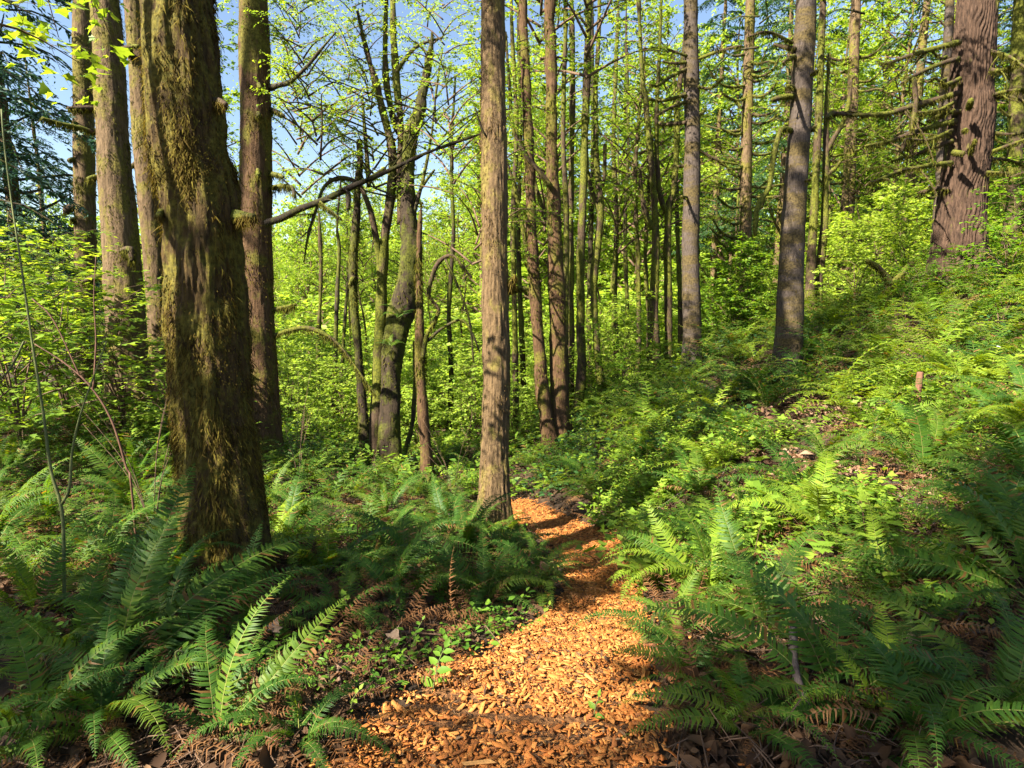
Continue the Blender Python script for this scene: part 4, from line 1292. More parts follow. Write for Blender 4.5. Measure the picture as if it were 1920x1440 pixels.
# leaf sprays hanging into the top left corner from a maple standing out of frame
p = np.array([-3.3, 2.6, 0.0]); p[2] = g1(p[0], p[1])
o = thing('overhanging_maple', 'bright maple leaves reaching into the top left corner', 'tree', p)
P = np.array([p - [0, 0, .3], p + [.1, .3, 1.5], p + [.15, .7, 3.0], p + [.3, 1.2, 4.6]])
V, q, tr, _ = tube(P, [.07, .06, .045, .02], 8, 30, rough=.006); mb = MB(); mb.add(V, q, tr)
link('trunk', mb.mesh('trunk', M['bark_mossy'], p, smooth=True), o)
for k, (u, v, d) in enumerate(((20, 60, 4.6), (110, 70, 4.8), (170, 130, 4.9), (225, 110, 5.0), (70, 30, 4.4), (190, 40, 4.8))):
    mb = MB()
    e = at(u, v, d)
    st = P[3] if k % 2 else P[2]
    V, q, tr, _ = tube(np.array([st, (st + e) / 2 + [0, 0, .15], e]), [.014, .008, .003], 4, 10)
    mb.add(V, q, tr, m=0)
    C, _ = resample(np.array([st, (st + e) / 2 + [0, 0, .15], e]), [1, 1, 1], 20)
    kk = rng.integers(11, 20, 7)
    twig_leaves(mb, C[kk], np.tile(e - st, (7, 1)) * .4 + rng.normal(0, .5, (7, 3)), .42, 5, .075, MAPLE, .3)
    link('leafy_branch', mb.mesh('leafy_branch', [M['twig'], M['leaf_lime']], p), o)

# shrubs under the sunlit stand
k = 0
tries = 0
spots = []
HOLLOW = []
while k < 64 and tries < 5000:
    tries += 1
    u = rng.uniform(520, 1190)
    d = 12.5 + 15 * rng.random()
    if u > 1000 and d < 15:
        continue
    p = at(u, 780, d)
    if path_dist(p[0], p[1])[0] < 1.0 or any((p[0] - a) ** 2 + (p[1] - b) ** 2 < 1.1 for a, b in spots):
        continue
    if min((p[0] - a[0]) ** 2 + (p[1] - a[1]) ** 2 for a in LAND) < .7:
        continue
    spots.append((p[0], p[1]))
    HOLLOW.append((u, d))
    k += 1
WORDS = ('one', 'two', 'three', 'four', 'five', 'six', 'seven', 'eight', 'nine', 'ten', 'eleven', 'twelve', 'thirteen', 'fourteen', 'fifteen', 'sixteen', 'seventeen', 'eighteen')
cnt = {}
for k, (u, d) in enumerate(sorted(HOLLOW)):
    i = min(range(len(LAND)), key=lambda q: abs(proj((LAND[q][0], LAND[q][1], 0))[0] - u))
    key = (LAND[i][2], d < 18)
    cnt[key] = cnt.get(key, 0) + 1
    shrub('leafy_shrub', 'leafy hollow shrub %s %s, number %s from left' % ('just behind' if d < 18 else 'well behind', LAND[i][2], WORDS[min(cnt[key] - 1, 17)]), u, 780, d, SHRUBY[k % 3], rng.uniform(.55, 1.0) * (.75 if d < 15 else 1), 'hollow shrubs', 'twig', 3, 1.4)
cnt = {}
for k, (x, y, u, d) in enumerate(GL):
    i = min(range(len(LAND)), key=lambda q: abs(proj((LAND[q][0], LAND[q][1], 0))[0] - u))
    ph = LAND[i][2]
    cnt[ph] = cnt.get(ph, 0) + 1
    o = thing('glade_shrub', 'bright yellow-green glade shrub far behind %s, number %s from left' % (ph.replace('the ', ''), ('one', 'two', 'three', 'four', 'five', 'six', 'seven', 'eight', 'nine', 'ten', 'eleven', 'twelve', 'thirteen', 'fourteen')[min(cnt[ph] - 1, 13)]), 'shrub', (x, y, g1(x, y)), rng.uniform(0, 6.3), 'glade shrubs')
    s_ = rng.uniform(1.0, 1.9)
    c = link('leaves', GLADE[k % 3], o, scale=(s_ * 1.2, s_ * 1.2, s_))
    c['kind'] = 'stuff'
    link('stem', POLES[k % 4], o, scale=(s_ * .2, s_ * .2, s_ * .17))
# slope shrubs on the right
for k, (u, v, d, me, s, lab) in enumerate((
        (1375, 640, 15.5, LAURA[0], .78, 'dense upright green bush between the two grey ringed trunks'), (1400, 650, 16.5, LAURA[0], .7, 'bush behind the dense upright bush, slightly right'),
        (1345, 660, 15.8, SHRUB[0], .6, 'low bush at the left foot of the dense upright bush'),
        (1600, 590, 15, SHRUBY[0], .75, 'yellow-green shrub behind the mossy forked branch'), (1690, 560, 15, SHRUBY[1], .8, 'shrub left of the massive fir'), (1560, 600, 17, SHRUBY[2], .8, 'shrub right of the mossy pair'),
        (1640, 580, 18, SHRUBY[0], 1.0, 'tall yellow-green shrub far behind the slope crest'), (1730, 530, 12.4, SHRUB[1], .42, 'dark green shrub in front of the fir, left side'), (1820, 540, 11.4, SHRUB[2], .3, 'dark green shrub before the fir foot'),
        (1890, 500, 11.5, SHRUB[0], .75, 'dark shrub right of the fir at the frame edge'), (1930, 470, 14, SHRUB[1], 1.0, 'tall dark shrub behind the right frame edge'), (1880, 560, 9.8, SHRUB[2], .35, 'low shrub on the bank below the fir'),
        (1700, 590, 11.5, SHRUB[0], .4, 'low shrub below the long fir branches'), (1180, 720, 14.5, SHRUB[1], .5, 'dark low bush by the slim mossy stem'), (1225, 720, 15.5, SHRUB[2], .5, 'low bush at the foot of the yellow-lit clump'),
        (1480, 600, 19, SHRUBY[1], .9, 'yellow-lit shrub behind the leaning grey trunk'), (1300, 640, 21, SHRUBY[2], 1.1, 'yellow-lit shrub behind the slim grey trunk'), (1440, 620, 21, SHRUBY[0], 1.1, 'yellow-lit shrub right of the pale conifer'),
        (1540, 590, 22, SHRUBY[1], 1.2, 'large yellow-lit shrub behind the mossy pair'), (1680, 540, 21, SHRUBY[2], 1.2, 'large yellow-lit shrub beyond the fir branches'), (1800, 500, 20, SHRUBY[0], 1.2, 'large shrub beyond the massive fir'))):
    shrub('slope_shrub' if k else 'evergreen_bush', lab, u, v, d, me, s, 'shrubs along the slope crest', 'twig', 4, 1.3)

# ---------------------------------------------------------------- sword ferns
def frond_mesh(seed, e0, e1, n=36, L=1.0, w=.105, mat='fern', side=.0, name='frond', lod=0, curl=0.0):
    """one arching frond: midrib and a double row of sickle leaflets"""
    g = np.random.default_rng(seed)
    m = 24
    s = np.linspace(0, 1, m)
    el = np.radians(e0 + (e1 - e0) * s ** 1.25)
    az = side * s ** 1.5
    st = np.stack([np.sin(az) * np.cos(el), np.cos(az) * np.cos(el), np.sin(el)], -1) * (L / m)
    C = np.concatenate([[[0, 0, 0]], np.cumsum(st, 0)[:-1]])
    T = st / np.linalg.norm(st, axis=1)[:, None]
    S = np.cross(T, [0, 0, 1.0])
    S /= np.linalg.norm(S, axis=1)[:, None] + 1e-9
    U = np.cross(S, T)
    mb = MB()
    r = np.interp(s, [0, .2, 1], [.0042, .0032, .001]) * L
    V, q, tr, _ = tube(C[::3 if lod else 2], r[::3 if lod else 2], 3, 7 if lod else 12, cap=False)
    mb.add(V, q, m=0)
    t = np.linspace(.14, .995, n)
    prof = np.interp(t, [.1, .18, .35, .6, .85, 1], [.35, .75, 1, .86, .42, .06]) * w * L
    for sd in (-1, 1):
        tt = np.clip(t + g.normal(0, .25 / n, n), .1, .997)
        p = np.stack([np.interp(tt, s, C[:, i]) for i in range(3)], -1)
        Tt = np.stack([np.interp(tt, s, T[:, i]) for i in range(3)], -1)
        St = np.stack([np.interp(tt, s, S[:, i]) for i in range(3)], -1) * sd
        Ut = np.stack([np.interp(tt, s, U[:, i]) for i in range(3)], -1)
        ln = prof * g.uniform(.82, 1.12, n) * np.where(g.random(n) < .07, g.uniform(.15, .6, n), 1)
        hw = L * .0072 * np.interp(t, [0, .5, 1], [1.05, 1, .45]) * (1.35 if lod else 1)
        dr = g.normal(-.18, .16, n)[:, None] + curl
        out = St + Tt * g.normal(.28, .07, n)[:, None]
        out /= np.linalg.norm(out, axis=1)[:, None]
        b0, b1 = p - Tt * hw[:, None], p + Tt * hw[:, None]
        mid = p + out * (ln * .55)[:, None] + Ut * (ln * .12)[:, None]
        tip = p + out * ln[:, None] + Tt * (ln * .22)[:, None] + Ut * (ln[:, None] * dr)
        m0, m1 = mid - Tt * (hw * .85)[:, None], mid + Tt * (hw * .85)[:, None]
        V = np.stack([b0, b1, m0, m1, tip], 1).reshape(-1, 3)
        k = np.arange(n)[:, None] * 5
        mb.add(V, k + np.array([[0, 1, 3, 2]]), k + np.array([[2, 3, 4]]), m=1)
    return mb, mat


def frond_obj_mesh(*a, **k):
    mb, mat = frond_mesh(*a, **k)
    return mb.mesh(k.get('name', 'frond'), [M['rachis'] if mat == 'fern' else M['twig'], M[mat]])


CURVES = [(80, -5), (74, -32), (66, -42), (58, -52), (48, -50), (38, -44), (82, 12), (32, -28)]
FRONDS = [frond_obj_mesh(100 + i, a, b, 58, w=.092, side=(-.3, .2, -.15, .3)[i % 4]) for i, (a, b) in enumerate(CURVES)]
FRONDS += [frond_obj_mesh(120 + i, a, b, 52, w=.104, side=(.3, -.25, .1, -.3)[i % 4]) for i, (a, b) in enumerate(CURVES)]
DEADF = [frond_obj_mesh(140 + i, a, b, 30, w=.075, mat='fern_dead', side=(.4, -.4, .1)[i], curl=-.5) for i, (a, b) in enumerate(((35, -75), (20, -60), (55, -80)))]


def recolour(me, slot, mat):
    c = me.copy()
    c.materials[slot] = M[mat]
    return c


FRONDS_LIT = [recolour(m_, 1, 'fern_lit') for m_ in FRONDS]  # same fronds with the sunlit look painted into their colour


def fern_mesh(seed, lod_n=20, nf=16, dead=2):
    g = np.random.default_rng(seed)
    mb = MB()
    for k in range(nf + dead):
        dd = k >= nf
        a, b = ((25, -70) if dd else CURVES[g.integers(0, 6)])
        f, mat = frond_mesh(int(g.integers(1e6)), a + g.normal(0, 5), b + g.normal(0, 6), lod_n, L=g.uniform(.65, 1.05), w=.085 if dd else .115, side=g.normal(0, .25), lod=1, mat='fern_dead' if dd else 'fern')
        az = k * 2.4 + g.normal(0, .3)
        Rz = np.array([[math.cos(az), -math.sin(az), 0], [math.sin(az), math.cos(az), 0], [0, 0, 1]])
        for V, in zip(f.V):
            pass
        base = mb.n
        VV = np.concatenate(f.V) @ Rz.T
        mb.V.append(VV)
        for F, mm in zip(f.F, f.M):
            mb.F.append(F + base)
            mb.M.append(np.where(mm == 0, 0, 2 if dd else 1))
        mb.n += len(VV)
    return mb.mesh('sword_fern', [M['rachis'], M['fern'], M['fern_dead']])


FAR_FERNS = [fern_mesh(s) for s in (201, 202, 203, 204, 205)]
FAR_LIT = [recolour(m_, 1, 'fern_lit') for m_ in FAR_FERNS]
FERN_AT = []


def near_fern(label, p, n=13, s=.9, low=.5, dead=2, fronds=None, group='sword ferns', name='sword_fern', lit_tone=None):
    o = thing(name, label, 'fern', p, rng.uniform(0, 6.3) if fronds is None else 0, group)
    if fronds is None:
        fronds = []
        for k in range(n):
            c = rng.integers(0, 8)
            if rng.random() < low:
                c = rng.integers(2, 6)
            fronds.append((k * 137.5 + rng.normal(0, 16), int(c) + 8 * int(rng.integers(0, 2)), s * rng.uniform(.7, 1.15)))
    if lit_tone is None:
        lit_tone = rng.random() < (.3 if p[0] > .5 else .1)
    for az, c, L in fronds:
        link('frond', (FRONDS_LIT if lit_tone and rng.random() < .85 else FRONDS)[c], o, (rng.normal(0, .02), rng.normal(0, .02), rng.uniform(-.02, .03)), (rng.normal(0, .14), rng.normal(0, .22), R(az)), (L * rng.uniform(.8, 1.2), L * rng.uniform(.9, 1.1), L * rng.uniform(.8, 1.15)))
    for k in range(dead):
        link('dead_frond', DEADF[k % 3], o, (0, 0, .01), (rng.normal(0, .12), rng.normal(0, .12), rng.uniform(0, 6.3)), s * rng.uniform(.55, .95))
    FERN_AT.append((p[0], p[1]))
    return o


# hand-placed ferns of the foreground (azimuth 0 points away from the camera, 90 to the left)
def P_(u, v, d):
    return on_ground(u, v, d)


near_fern('fern draping over the left path edge beside the central trunk, two fronds hanging forward', P_(905, 1085, 4.3), fronds=[(170, 4, .8), (205, 12, .75), (150, 3, .85), (230, 10, .7), (90, 2, .9), (60, 9, .9), (20, 0, .9), (310, 8, .8), (275, 3, .7), (120, 11, .9), (0, 6, .8), (190, 5, .6)], dead=3)
near_fern('big bright fern on the right path edge, lit lime green', P_(1330, 1120, 4.3), fronds=[(20, 0, 1.0), (-15, 8, 1.0), (60, 1, 1.0), (95, 3, .95), (110, 10, .9), (130, 4, .8), (-40, 9, .95), (-70, 2, .9), (-100, 3, .9), (-140, 4, .8), (170, 12, .8), (40, 6, .9), (-5, 14, .9), (75, 11, 1.0), (150, 3, .75), (-60, 0, .85)], dead=2, lit_tone=True)
near_fern('front right fern whose long dark fronds arch left over the path', P_(1560, 1370, 2.45), lit_tone=False, fronds=[(68, 3, 1.05), (55, 4, 1.12), (48, 2, 1.05), (85, 5, .95), (20, 10, .9), (-20, 1, .85), (-60, 3, .9), (-95, 4, .85), (120, 5, .7)], dead=4)
near_fern('fern left of the widest trunk with pale upright frond and slanting dark frond', P_(235, 1330, 2.7), fronds=[(5, 6, 1.0), (20, 8, .95), (-28, 7, 1.25), (-45, 15, 1.2), (50, 3, .9), (75, 4, .8), (-80, 5, .8), (100, 12, .7), (-8, 14, .8), (160, 5, .6)], dead=3)
near_fern('bottom left corner fern with young upright fronds', P_(60, 1400, 2.3), n=12, s=.72, low=.25, dead=1)
near_fern('fern right of the bottom left corner fern, narrow bright upright fronds', P_(420, 1410, 2.3), fronds=[(-25, 6, .75), (-32, 14, .72), (-15, 0, .6), (40, 8, .6), (90, 3, .5), (-70, 3, .5)], dead=2)
near_fern('lit fern in the middle of the right bank with one upright frond', P_(1660, 1120, 3.9), n=14, s=.85, low=.55, lit_tone=True)
near_fern('fern with browned fronds in the right foreground', P_(1710, 1240, 3.0), n=9, s=.8, low=.6, dead=9)
near_fern('bottom right corner fern', P_(1850, 1390, 2.4), n=12, s=.8, low=.6, dead=3)
near_fern('fern with brown drooping leaves beside the curved dead stick', P_(1640, 1380, 2.35), n=7, s=.6, low=.7, dead=8)
near_fern('fern right of the widest trunk foot', P_(610, 1090, 4.5), n=13, s=.9)
near_fern('fern behind the path bend with wide spread fronds', P_(1110, 915, 9.0), n=15, s=1.05)
near_fern('spreading fern behind the reddish stake on the slope', P_(1800, 700, 8.2), n=16, s=1.15, low=.7)
near_fern('large pale fern right of the reddish stake', P_(1880, 830, 6.2), n=15, s=1.1, low=.7)
near_fern('upright fern left of the reddish stake', P_(1650, 800, 7.2), n=15, s=1.0, low=.4)
near_fern('dark fern midway up the slope below the slim grey trunk', P_(1350, 815, 8.8), n=15, s=1.1)
near_fern('fern on the slope below the leaning grey trunk', P_(1550, 880, 6.6), n=15, s=.95)
near_fern('dark fern at the right edge of the bank', P_(1880, 1010, 4.5), n=14, s=1.0, low=.7)
near_fern('fern right of the path in front of the bright one', P_(1430, 1220, 3.3), n=11, s=.85, low=.3, dead=3)
near_fern('small fern growing at the right foot of the central trunk', P_(945, 985, 6.6), n=10, s=.7, low=.2, dead=1)
near_fern('fern in front of the central trunk on the left path edge', P_(880, 1000, 5.8), n=14, s=.85, low=.35)
near_fern('fern crowning the left bank between widest and central trunks', P_(760, 1040, 5.2), n=14, s=.95)
near_fern('fern along the bottom edge right of the grey stick', P_(1720, 1420, 2.2), n=13, s=.72, low=.7, dead=4)
near_fern('fern at the bottom edge just right of the path', P_(1400, 1400, 2.3), n=11, s=.6, low=.6, dead=4)
near_fern('low fern at the bottom edge left of the path', P_(560, 1420, 2.25), n=10, s=.5, low=.8, dead=4)
near_fern('dark fern at the left edge before the curved sapling', P_(60, 1180, 3.2), n=15, s=.8, low=.6, dead=3)
near_fern('dark fern at the bottom left between corner fern and narrow bright fronds', P_(200, 1400, 2.35), n=14, s=.62, low=.5, dead=2, lit_tone=False)
near_fern('dark fern in front of the widest trunk, left side', P_(330, 1230, 3.1), n=14, s=.7, low=.6, dead=2, lit_tone=False)
near_fern('dark fern left of the pale upright frond', P_(130, 1260, 2.8), n=14, s=.66, low=.5, dead=2, lit_tone=False)
near_fern('low fern spreading over the litter right of the widest trunk', P_(640, 1190, 3.5), n=12, s=.6, low=.8, dead=4, lit_tone=False)
near_fern('low fern beside the log at the right path edge', P_(1290, 1300, 2.75), n=12, s=.55, low=.8, dead=3, lit_tone=False)
near_fern('fern overhanging the right path edge behind the log', P_(1265, 1190, 3.5), n=13, s=.62, low=.7, dead=2)
near_fern('small fern at the left foot of the central trunk', P_(900, 975, 6.7), n=11, s=.55, low=.5, dead=1)
near_fern('dark fern right below the widest trunk', P_(470, 1200, 3.3), n=13, s=.68, low=.7, dead=3)
near_fern('fern left of the draping fern on the bank', P_(740, 1110, 4.1), n=14, s=.78, low=.6, dead=3)
near_fern('fern hugging the left path edge past the draping fern', P_(1010, 1060, 5.2), n=13, s=.62, low=.5, dead=2)
near_fern('fern on the right path edge opposite the central trunk', P_(1225, 1030, 5.8), n=13, s=.7, low=.5, dead=2)
near_fern('dark fern covering the front of the central trunk foot', P_(950, 1015, 6.1), n=15, s=.72, low=.5, dead=1, lit_tone=False)
near_fern('dark fern left of the central trunk foot, before the bent-armed trunk', P_(850, 985, 6.5), n=15, s=.9, low=.5, dead=2, lit_tone=False)
near_fern('fern leaning over the path at its narrowest, right side', P_(1240, 1095, 4.9), n=14, s=.72, low=.7, dead=2)
near_fern('fern leaning over the path at its narrowest, left side', P_(1010, 1120, 4.55), n=13, s=.6, low=.7, dead=2, lit_tone=False)
EF = near_fern('small fern growing on the leaning maple trunk', at(750, 598, 10.62), n=10, s=.55, low=.9, dead=0, name='licorice_fern')
near_fern('small fern on the maple trunk, lower left one', at(732, 652, 10.66), n=9, s=.45, low=.9, dead=0, name='licorice_fern')

cand = []
tries = 0
while len(cand) < 275 and tries < 60000:
    tries += 1
    u = rng.uniform(-60, 1990)
    d = 2.5 + 13.5 * rng.random() ** 1.05
    p = at(u, 720, d)
    x, y = p[0], p[1]
    pdist = path_dist(x, y)[0]
    if pdist < .28 + .08 * d / 4:
        continue
    if 1150 < u < 1640 and 4.6 < d < 8.5 and rng.random() < .6:
        continue            # low leafy carpet instead of ferns
    if 1100 < u < 1330 and d > 8.5 and rng.random() < .5:
        continue
    if 480 < u < 900 and d < 3.9:
        continue            # bare litter
    if min((x - a[0]) ** 2 + (y - a[1]) ** 2 for a in LAND) < .16:
        continue
    if any((x - a) ** 2 + (y - b) ** 2 < (.30 if d > 5 else .38) for a, b in FERN_AT + cand):
        continue
    cand.append((x, y))


def around(x, y, seen, noun):
    """words that place a plant by its nearest landmark; rank keeps them apart"""
    i = min(range(len(LAND)), key=lambda k: (LAND[k][0] - x) ** 2 + (LAND[k][1] - y) ** 2)
    lx, ly, ph = LAND[i]
    du = x / max(y, .1) - lx / ly
    side = ('left of' if du < 0 else 'right of') if abs(x - lx) > abs(y - ly) * .6 else ('in front of' if y < ly else 'behind')
    key = (noun, side, ph)
    seen[key] = seen.get(key, 0) + 1
    return side, ph, seen[key]


ORD = ['nearest', 'second nearest', 'third nearest', 'fourth nearest', 'fifth nearest', 'sixth nearest', 'seventh nearest', 'eighth nearest', 'ninth nearest', 'tenth nearest'] + ['%dth nearest' % k for k in range(11, 120)]
SEEN = {}
order = sorted(cand, key=lambda c: min((a[0] - c[0]) ** 2 + (a[1] - c[1]) ** 2 for a in LAND))
for x, y in order:
    side, ph, k = around(x, y, SEEN, 'fern')
    z = g1(x, y)
    lab = 'sword fern %s %s, %s to it' % (side, ph, ORD[k - 1])
    if y < 7.0:
        near_fern(lab, (x, y, z), n=int(rng.integers(13, 19)), s=rng.uniform(.58, .92) * (1.35 if x > 1.8 else 1), dead=int(rng.integers(1, 4)))
    else:
        o = link('sword_fern', (FAR_LIT if rng.random() < (.4 if x > .5 else .2) else FAR_FERNS)[rng.integers(0, 5)], None, (x, y, z), (rng.normal(0, .08), rng.normal(0, .08), rng.uniform(0, 6.3)), rng.uniform(.65, 1.05) * (1.5 if x > 1.8 else 1))
        tag(o, lab, 'fern', 'sword ferns')

mb = MB()
FV = [np.empty(len(m.vertices) * 3, dtype=np.float32) for m in FAR_FERNS[:3]]
for m, a in zip(FAR_FERNS[:3], FV):
    m.vertices.foreach_get('co', a)
FV = [a.reshape(-1, 3) for a in FV]
FT = []
for m in FAR_FERNS[:3]:
    st = np.empty(len(m.polygons), dtype=np.int32); m.polygons.foreach_get('loop_start', st)
    tt = np.empty(len(m.polygons), dtype=np.int32); m.polygons.foreach_get('loop_total', tt)
    vi = np.empty(len(m.loops), dtype=np.int32); m.loops.foreach_get('vertex_index', vi)
    mi = np.empty(len(m.polygons), dtype=np.int32); m.polygons.foreach_get('material_index', mi)
    FT.append([(vi[st[(tt == n_) & (mi == q_)][:, None] + np.arange(n_)], q_) for n_ in (3, 4) for q_ in (0, 1, 2)])
placed = 0
while placed < 170:
    u = rng.uniform(-60, 1990)
    d = rng.uniform(3.2, 13)
    p = at(u, 720, d)
    if path_dist(p[0], p[1])[0] < .4 or (480 < u < 900 and d < 4) or (1150 < u < 1640 and 4.6 < d < 8.5) or min((p[0] - a[0]) ** 2 + (p[1] - a[1]) ** 2 for a in LAND) < .15:
        continue
    q_ = placed % 3
    a = rng.uniform(0, 6.3); sc = rng.uniform(.4, .75)
    Rz = np.array([[math.cos(a), -math.sin(a), 0], [math.sin(a), math.cos(a), 0], [0, 0, 1]]) * sc
    base = mb.n
    mb.V.append(FV[q_] @ Rz.T + [p[0], p[1], g1(p[0], p[1]) - .02])
    for F, mi_ in FT[q_]:
        if len(F):
            mb.F.append(F + base); mb.M.append(np.full(len(F), mi_))
    mb.n += len(FV[q_])
    placed += 1
tag(link('fern_understory', mb.mesh('fern_understory', [M['rachis'], M['fern'], M['fern_dead']])), 'small ferns filling the gaps between larger ones', kind='stuff')

# ---------------------------------------------------------------- ground cover, litter
def ground_pts(n, umin, umax, dmin, dmax, pw=1.0, keep=None):
    u = rng.uniform(umin, umax, n)
    d = dmin + (dmax - dmin) * rng.random(n) ** pw
    x = (u - 960) / FPX * d
    y = d * math.cos(PITCH) + 0.2
    m = path_dist(x, y) > .06
    if keep is not None:
        m &= keep(x, y, u, d)
    return x[m], y[m]


def plantlets(name, label, n, box, mat, size, hh, nl, keep=None, tmpl=LEAF, stem='twig_red', pw=1.0):
    x, y = ground_pts(n, *box, pw=pw, keep=keep)
    n = len(x)
    z = ground(x, y)
    mb = MB()
    P0 = np.stack([x, y, z], -1)
    ang = rng.uniform(0, 6.3, n)
    dirs = np.stack([np.cos(ang) * .7, np.sin(ang) * .7, rng.uniform(.5, 1.3, n)], -1)
    twig_leaves(mb, P0, dirs, hh * rng.uniform(.45, 1.3, n), nl, size, tmpl, .3, tw=.006, droop=-.35)
    o = link(name, mb.mesh(name, [M[stem], M[mat]]))
    return tag(o, label, kind='stuff')


def bare(x, y):
    """brown debris banks on the slope"""
    out = np.zeros(len(x), bool)
    for u, d, rad in ((1650, 10.2, 1.0), (1530, 8.6, .9), (1440, 9.6, .7), (1600, 6.0, .5), (1340, 6.4, .5), (1470, 6.9, .5), (1800, 5.2, .5)):
        c = at(u, 720, d)
        out |= (x - c[0]) ** 2 + (y - c[1]) ** 2 < rad ** 2 * (1 + .5 * vnoise(np.stack([x * 2, y * 2, x * 0], -1)))
    return out


patch = lambda f, t: (lambda x, y, u, d: (vnoise(np.stack([x * f, y * f, x * 0 + 3], -1)) > t) & ~bare(x, y))
plantlets('low_carpet', 'bright low leafy carpet on the right bank', 5200, (1120, 1700, 4.3, 9.5), 'leaf_low', .055, .36, 8, patch(.9, -.05))
plantlets('bank_weeds', 'taller yellow-lit weeds dotted over the right bank', 550, (1130, 1900, 4.0, 11), 'leaf_lime', .085, .62, 9, patch(1.1, .05), MAPLE)
plantlets('bank_herbs', 'pale small-leaved herbs on the right bank', 1500, (1120, 1950, 3.6, 12), 'leaf_lime', .034, .26, 10, patch(.8, .1))
plantlets('bank_leaves', 'scattered leafy seedlings over the right bank', 1500, (1180, 1990, 2.6, 11), 'leaf_low', .05, .3, 7, patch(1.0, .0))
plantlets('salal_cover', 'dark waxy leaves covering the slope crest', 4200, (1000, 1980, 8.5, 18), 'leaf_waxy', .075, .38, 8, patch(.5, -.35))
plantlets('hollow_cover', 'green leaves covering the floor of the hollow', 5200, (-100, 1250, 9, 24), 'leaf_low', .085, .55, 8)
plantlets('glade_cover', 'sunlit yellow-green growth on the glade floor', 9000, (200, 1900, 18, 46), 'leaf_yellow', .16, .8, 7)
plantlets('left_cover', 'small leaves among the left ferns', 3200, (-60, 1000, 2.2, 8), 'leaf_green', .036, .2, 6, patch(1.2, -.05))

x, y = ground_pts(30000, -120, 2040, 1.5, 13, 1.3)
n = len(x)
z = ground(x, y) + rng.uniform(.004, .05, n)
V, F = scatter(LEAF[0] * [1, 1, 2.0], LEAF[1], np.stack([x, y, z], -1), rot_from(randdir(n, .35), randdir(n) * .7 + [0, 0, 1]), np.exp(rng.normal(math.log(.045), .45, n)))
mb = MB(); mb.add(V, *F)
tag(link('leaf_litter', mb.mesh('leaf_litter', M['litter'])), 'brown dead leaves littering the forest floor', kind='stuff')
x, y = ground_pts(60000, 1150, 1990, 4.5, 12, 1.0, keep=lambda x, y, u, d: bare(x, y))
x, y = x[:3500], y[:3500]
n = len(x)
V, F = scatter(LEAF[0] * [1, 1, 2.0], LEAF[1], np.stack([x, y, ground(x, y) + rng.uniform(.01, .09, n)], -1), rot_from(randdir(n, .35), randdir(n) * .7 + [0, 0, 1]), np.exp(rng.normal(math.log(.055), .4, n)))
mb = MB(); mb.add(V, *F)
tag(link('debris_bank', mb.mesh('debris_bank', M['litter_tan'])), 'tan dead leaves on bare banks of the right slope', kind='stuff')
x, y = ground_pts(5000, -120, 2040, 1.6, 8, 1.2)
n = len(x)
z = ground(x, y) + rng.uniform(.005, .07, n)
dd = randdir(n, .25)
L = rng.uniform(.05, .35, n)
c = np.stack([x, y, z], -1)
sd = np.cross(dd, [0, 0, 1.0]); sd /= np.linalg.norm(sd, axis=1)[:, None]
w = rng.uniform(.0012, .0035, n)[:, None]
md = c + rng.normal(0, .02, (n, 3))
V = np.stack([c - dd * L[:, None] / 2 - sd * w, c - dd * L[:, None] / 2 + sd * w, c - dd * L[:, None] / 2 + [0, 0, .004], md - sd * w, md + sd * w, md + [0, 0, .004], c + dd * L[:, None] / 2], 1).reshape(-1, 3)
b = np.arange(n)[:, None, None] * 7
mb = MB()
mb.add(V, (b + np.array([[0, 1, 4, 3], [1, 2, 5, 4], [2, 0, 3, 5]])[None]).reshape(-1, 4), (b + np.array([[3, 4, 6], [4, 5, 6], [5, 3, 6]])[None]).reshape(-1, 3))
tag(link('twig_litter', mb.mesh('twig_litter', M['twig'])), 'fine dead twigs littering the forest floor', kind='stuff')
# leaves, needles and twigs dropped on the path
n = 1500
kk = rng.integers(20, len(PC) - 1, n)
xy = PC[kk] + rng.uniform(-.95, .95, (n, 1)) * PW[kk][:, None] * np.array([[1.0, .15]])
V, F = scatter(LEAF[0] * [1, 1, 2.0], LEAF[1], np.concatenate([xy, (ground(xy[:, 0], xy[:, 1]) + rng.uniform(.03, .05, n))[:, None]], 1), rot_from(randdir(n, .2), randdir(n) * .4 + [0, 0, 1]), np.stack([rng.uniform(.006, .03, n), rng.uniform(.025, .06, n), np.full(n, .03)], -1))
mb = MB(); mb.add(V, *F)
tag(link('path_litter', mb.mesh('path_litter', M['litter'])), 'dark dead leaves and needles dropped on the wood chips', kind='stuff')
# dead needles and brown frond fragments
x, y = ground_pts(1400, -120, 2040, 1.8, 7, 1.1)
n = len(x)
fm, _ = frond_mesh(777, 10, -18, 22, L=.5, w=.1, mat='fern_dead', curl=-.3)
T = np.concatenate(fm.V)
V, F = scatter(T, [f for f in fm.F], np.stack([x, y, ground(x, y) + rng.uniform(.01, .1, n)], -1), rot_from(randdir(n, .3), np.tile([0, 0, 1.0], (n, 1)) + rng.normal(0, .4, (n, 3))), rng.uniform(.5, 1.2, n))
mb = MB(); mb.add(V, *F)
tag(link('frond_litter', mb.mesh('frond_litter', M['fern_dead'])), 'brown dead fern fronds lying between the ferns', kind='stuff')

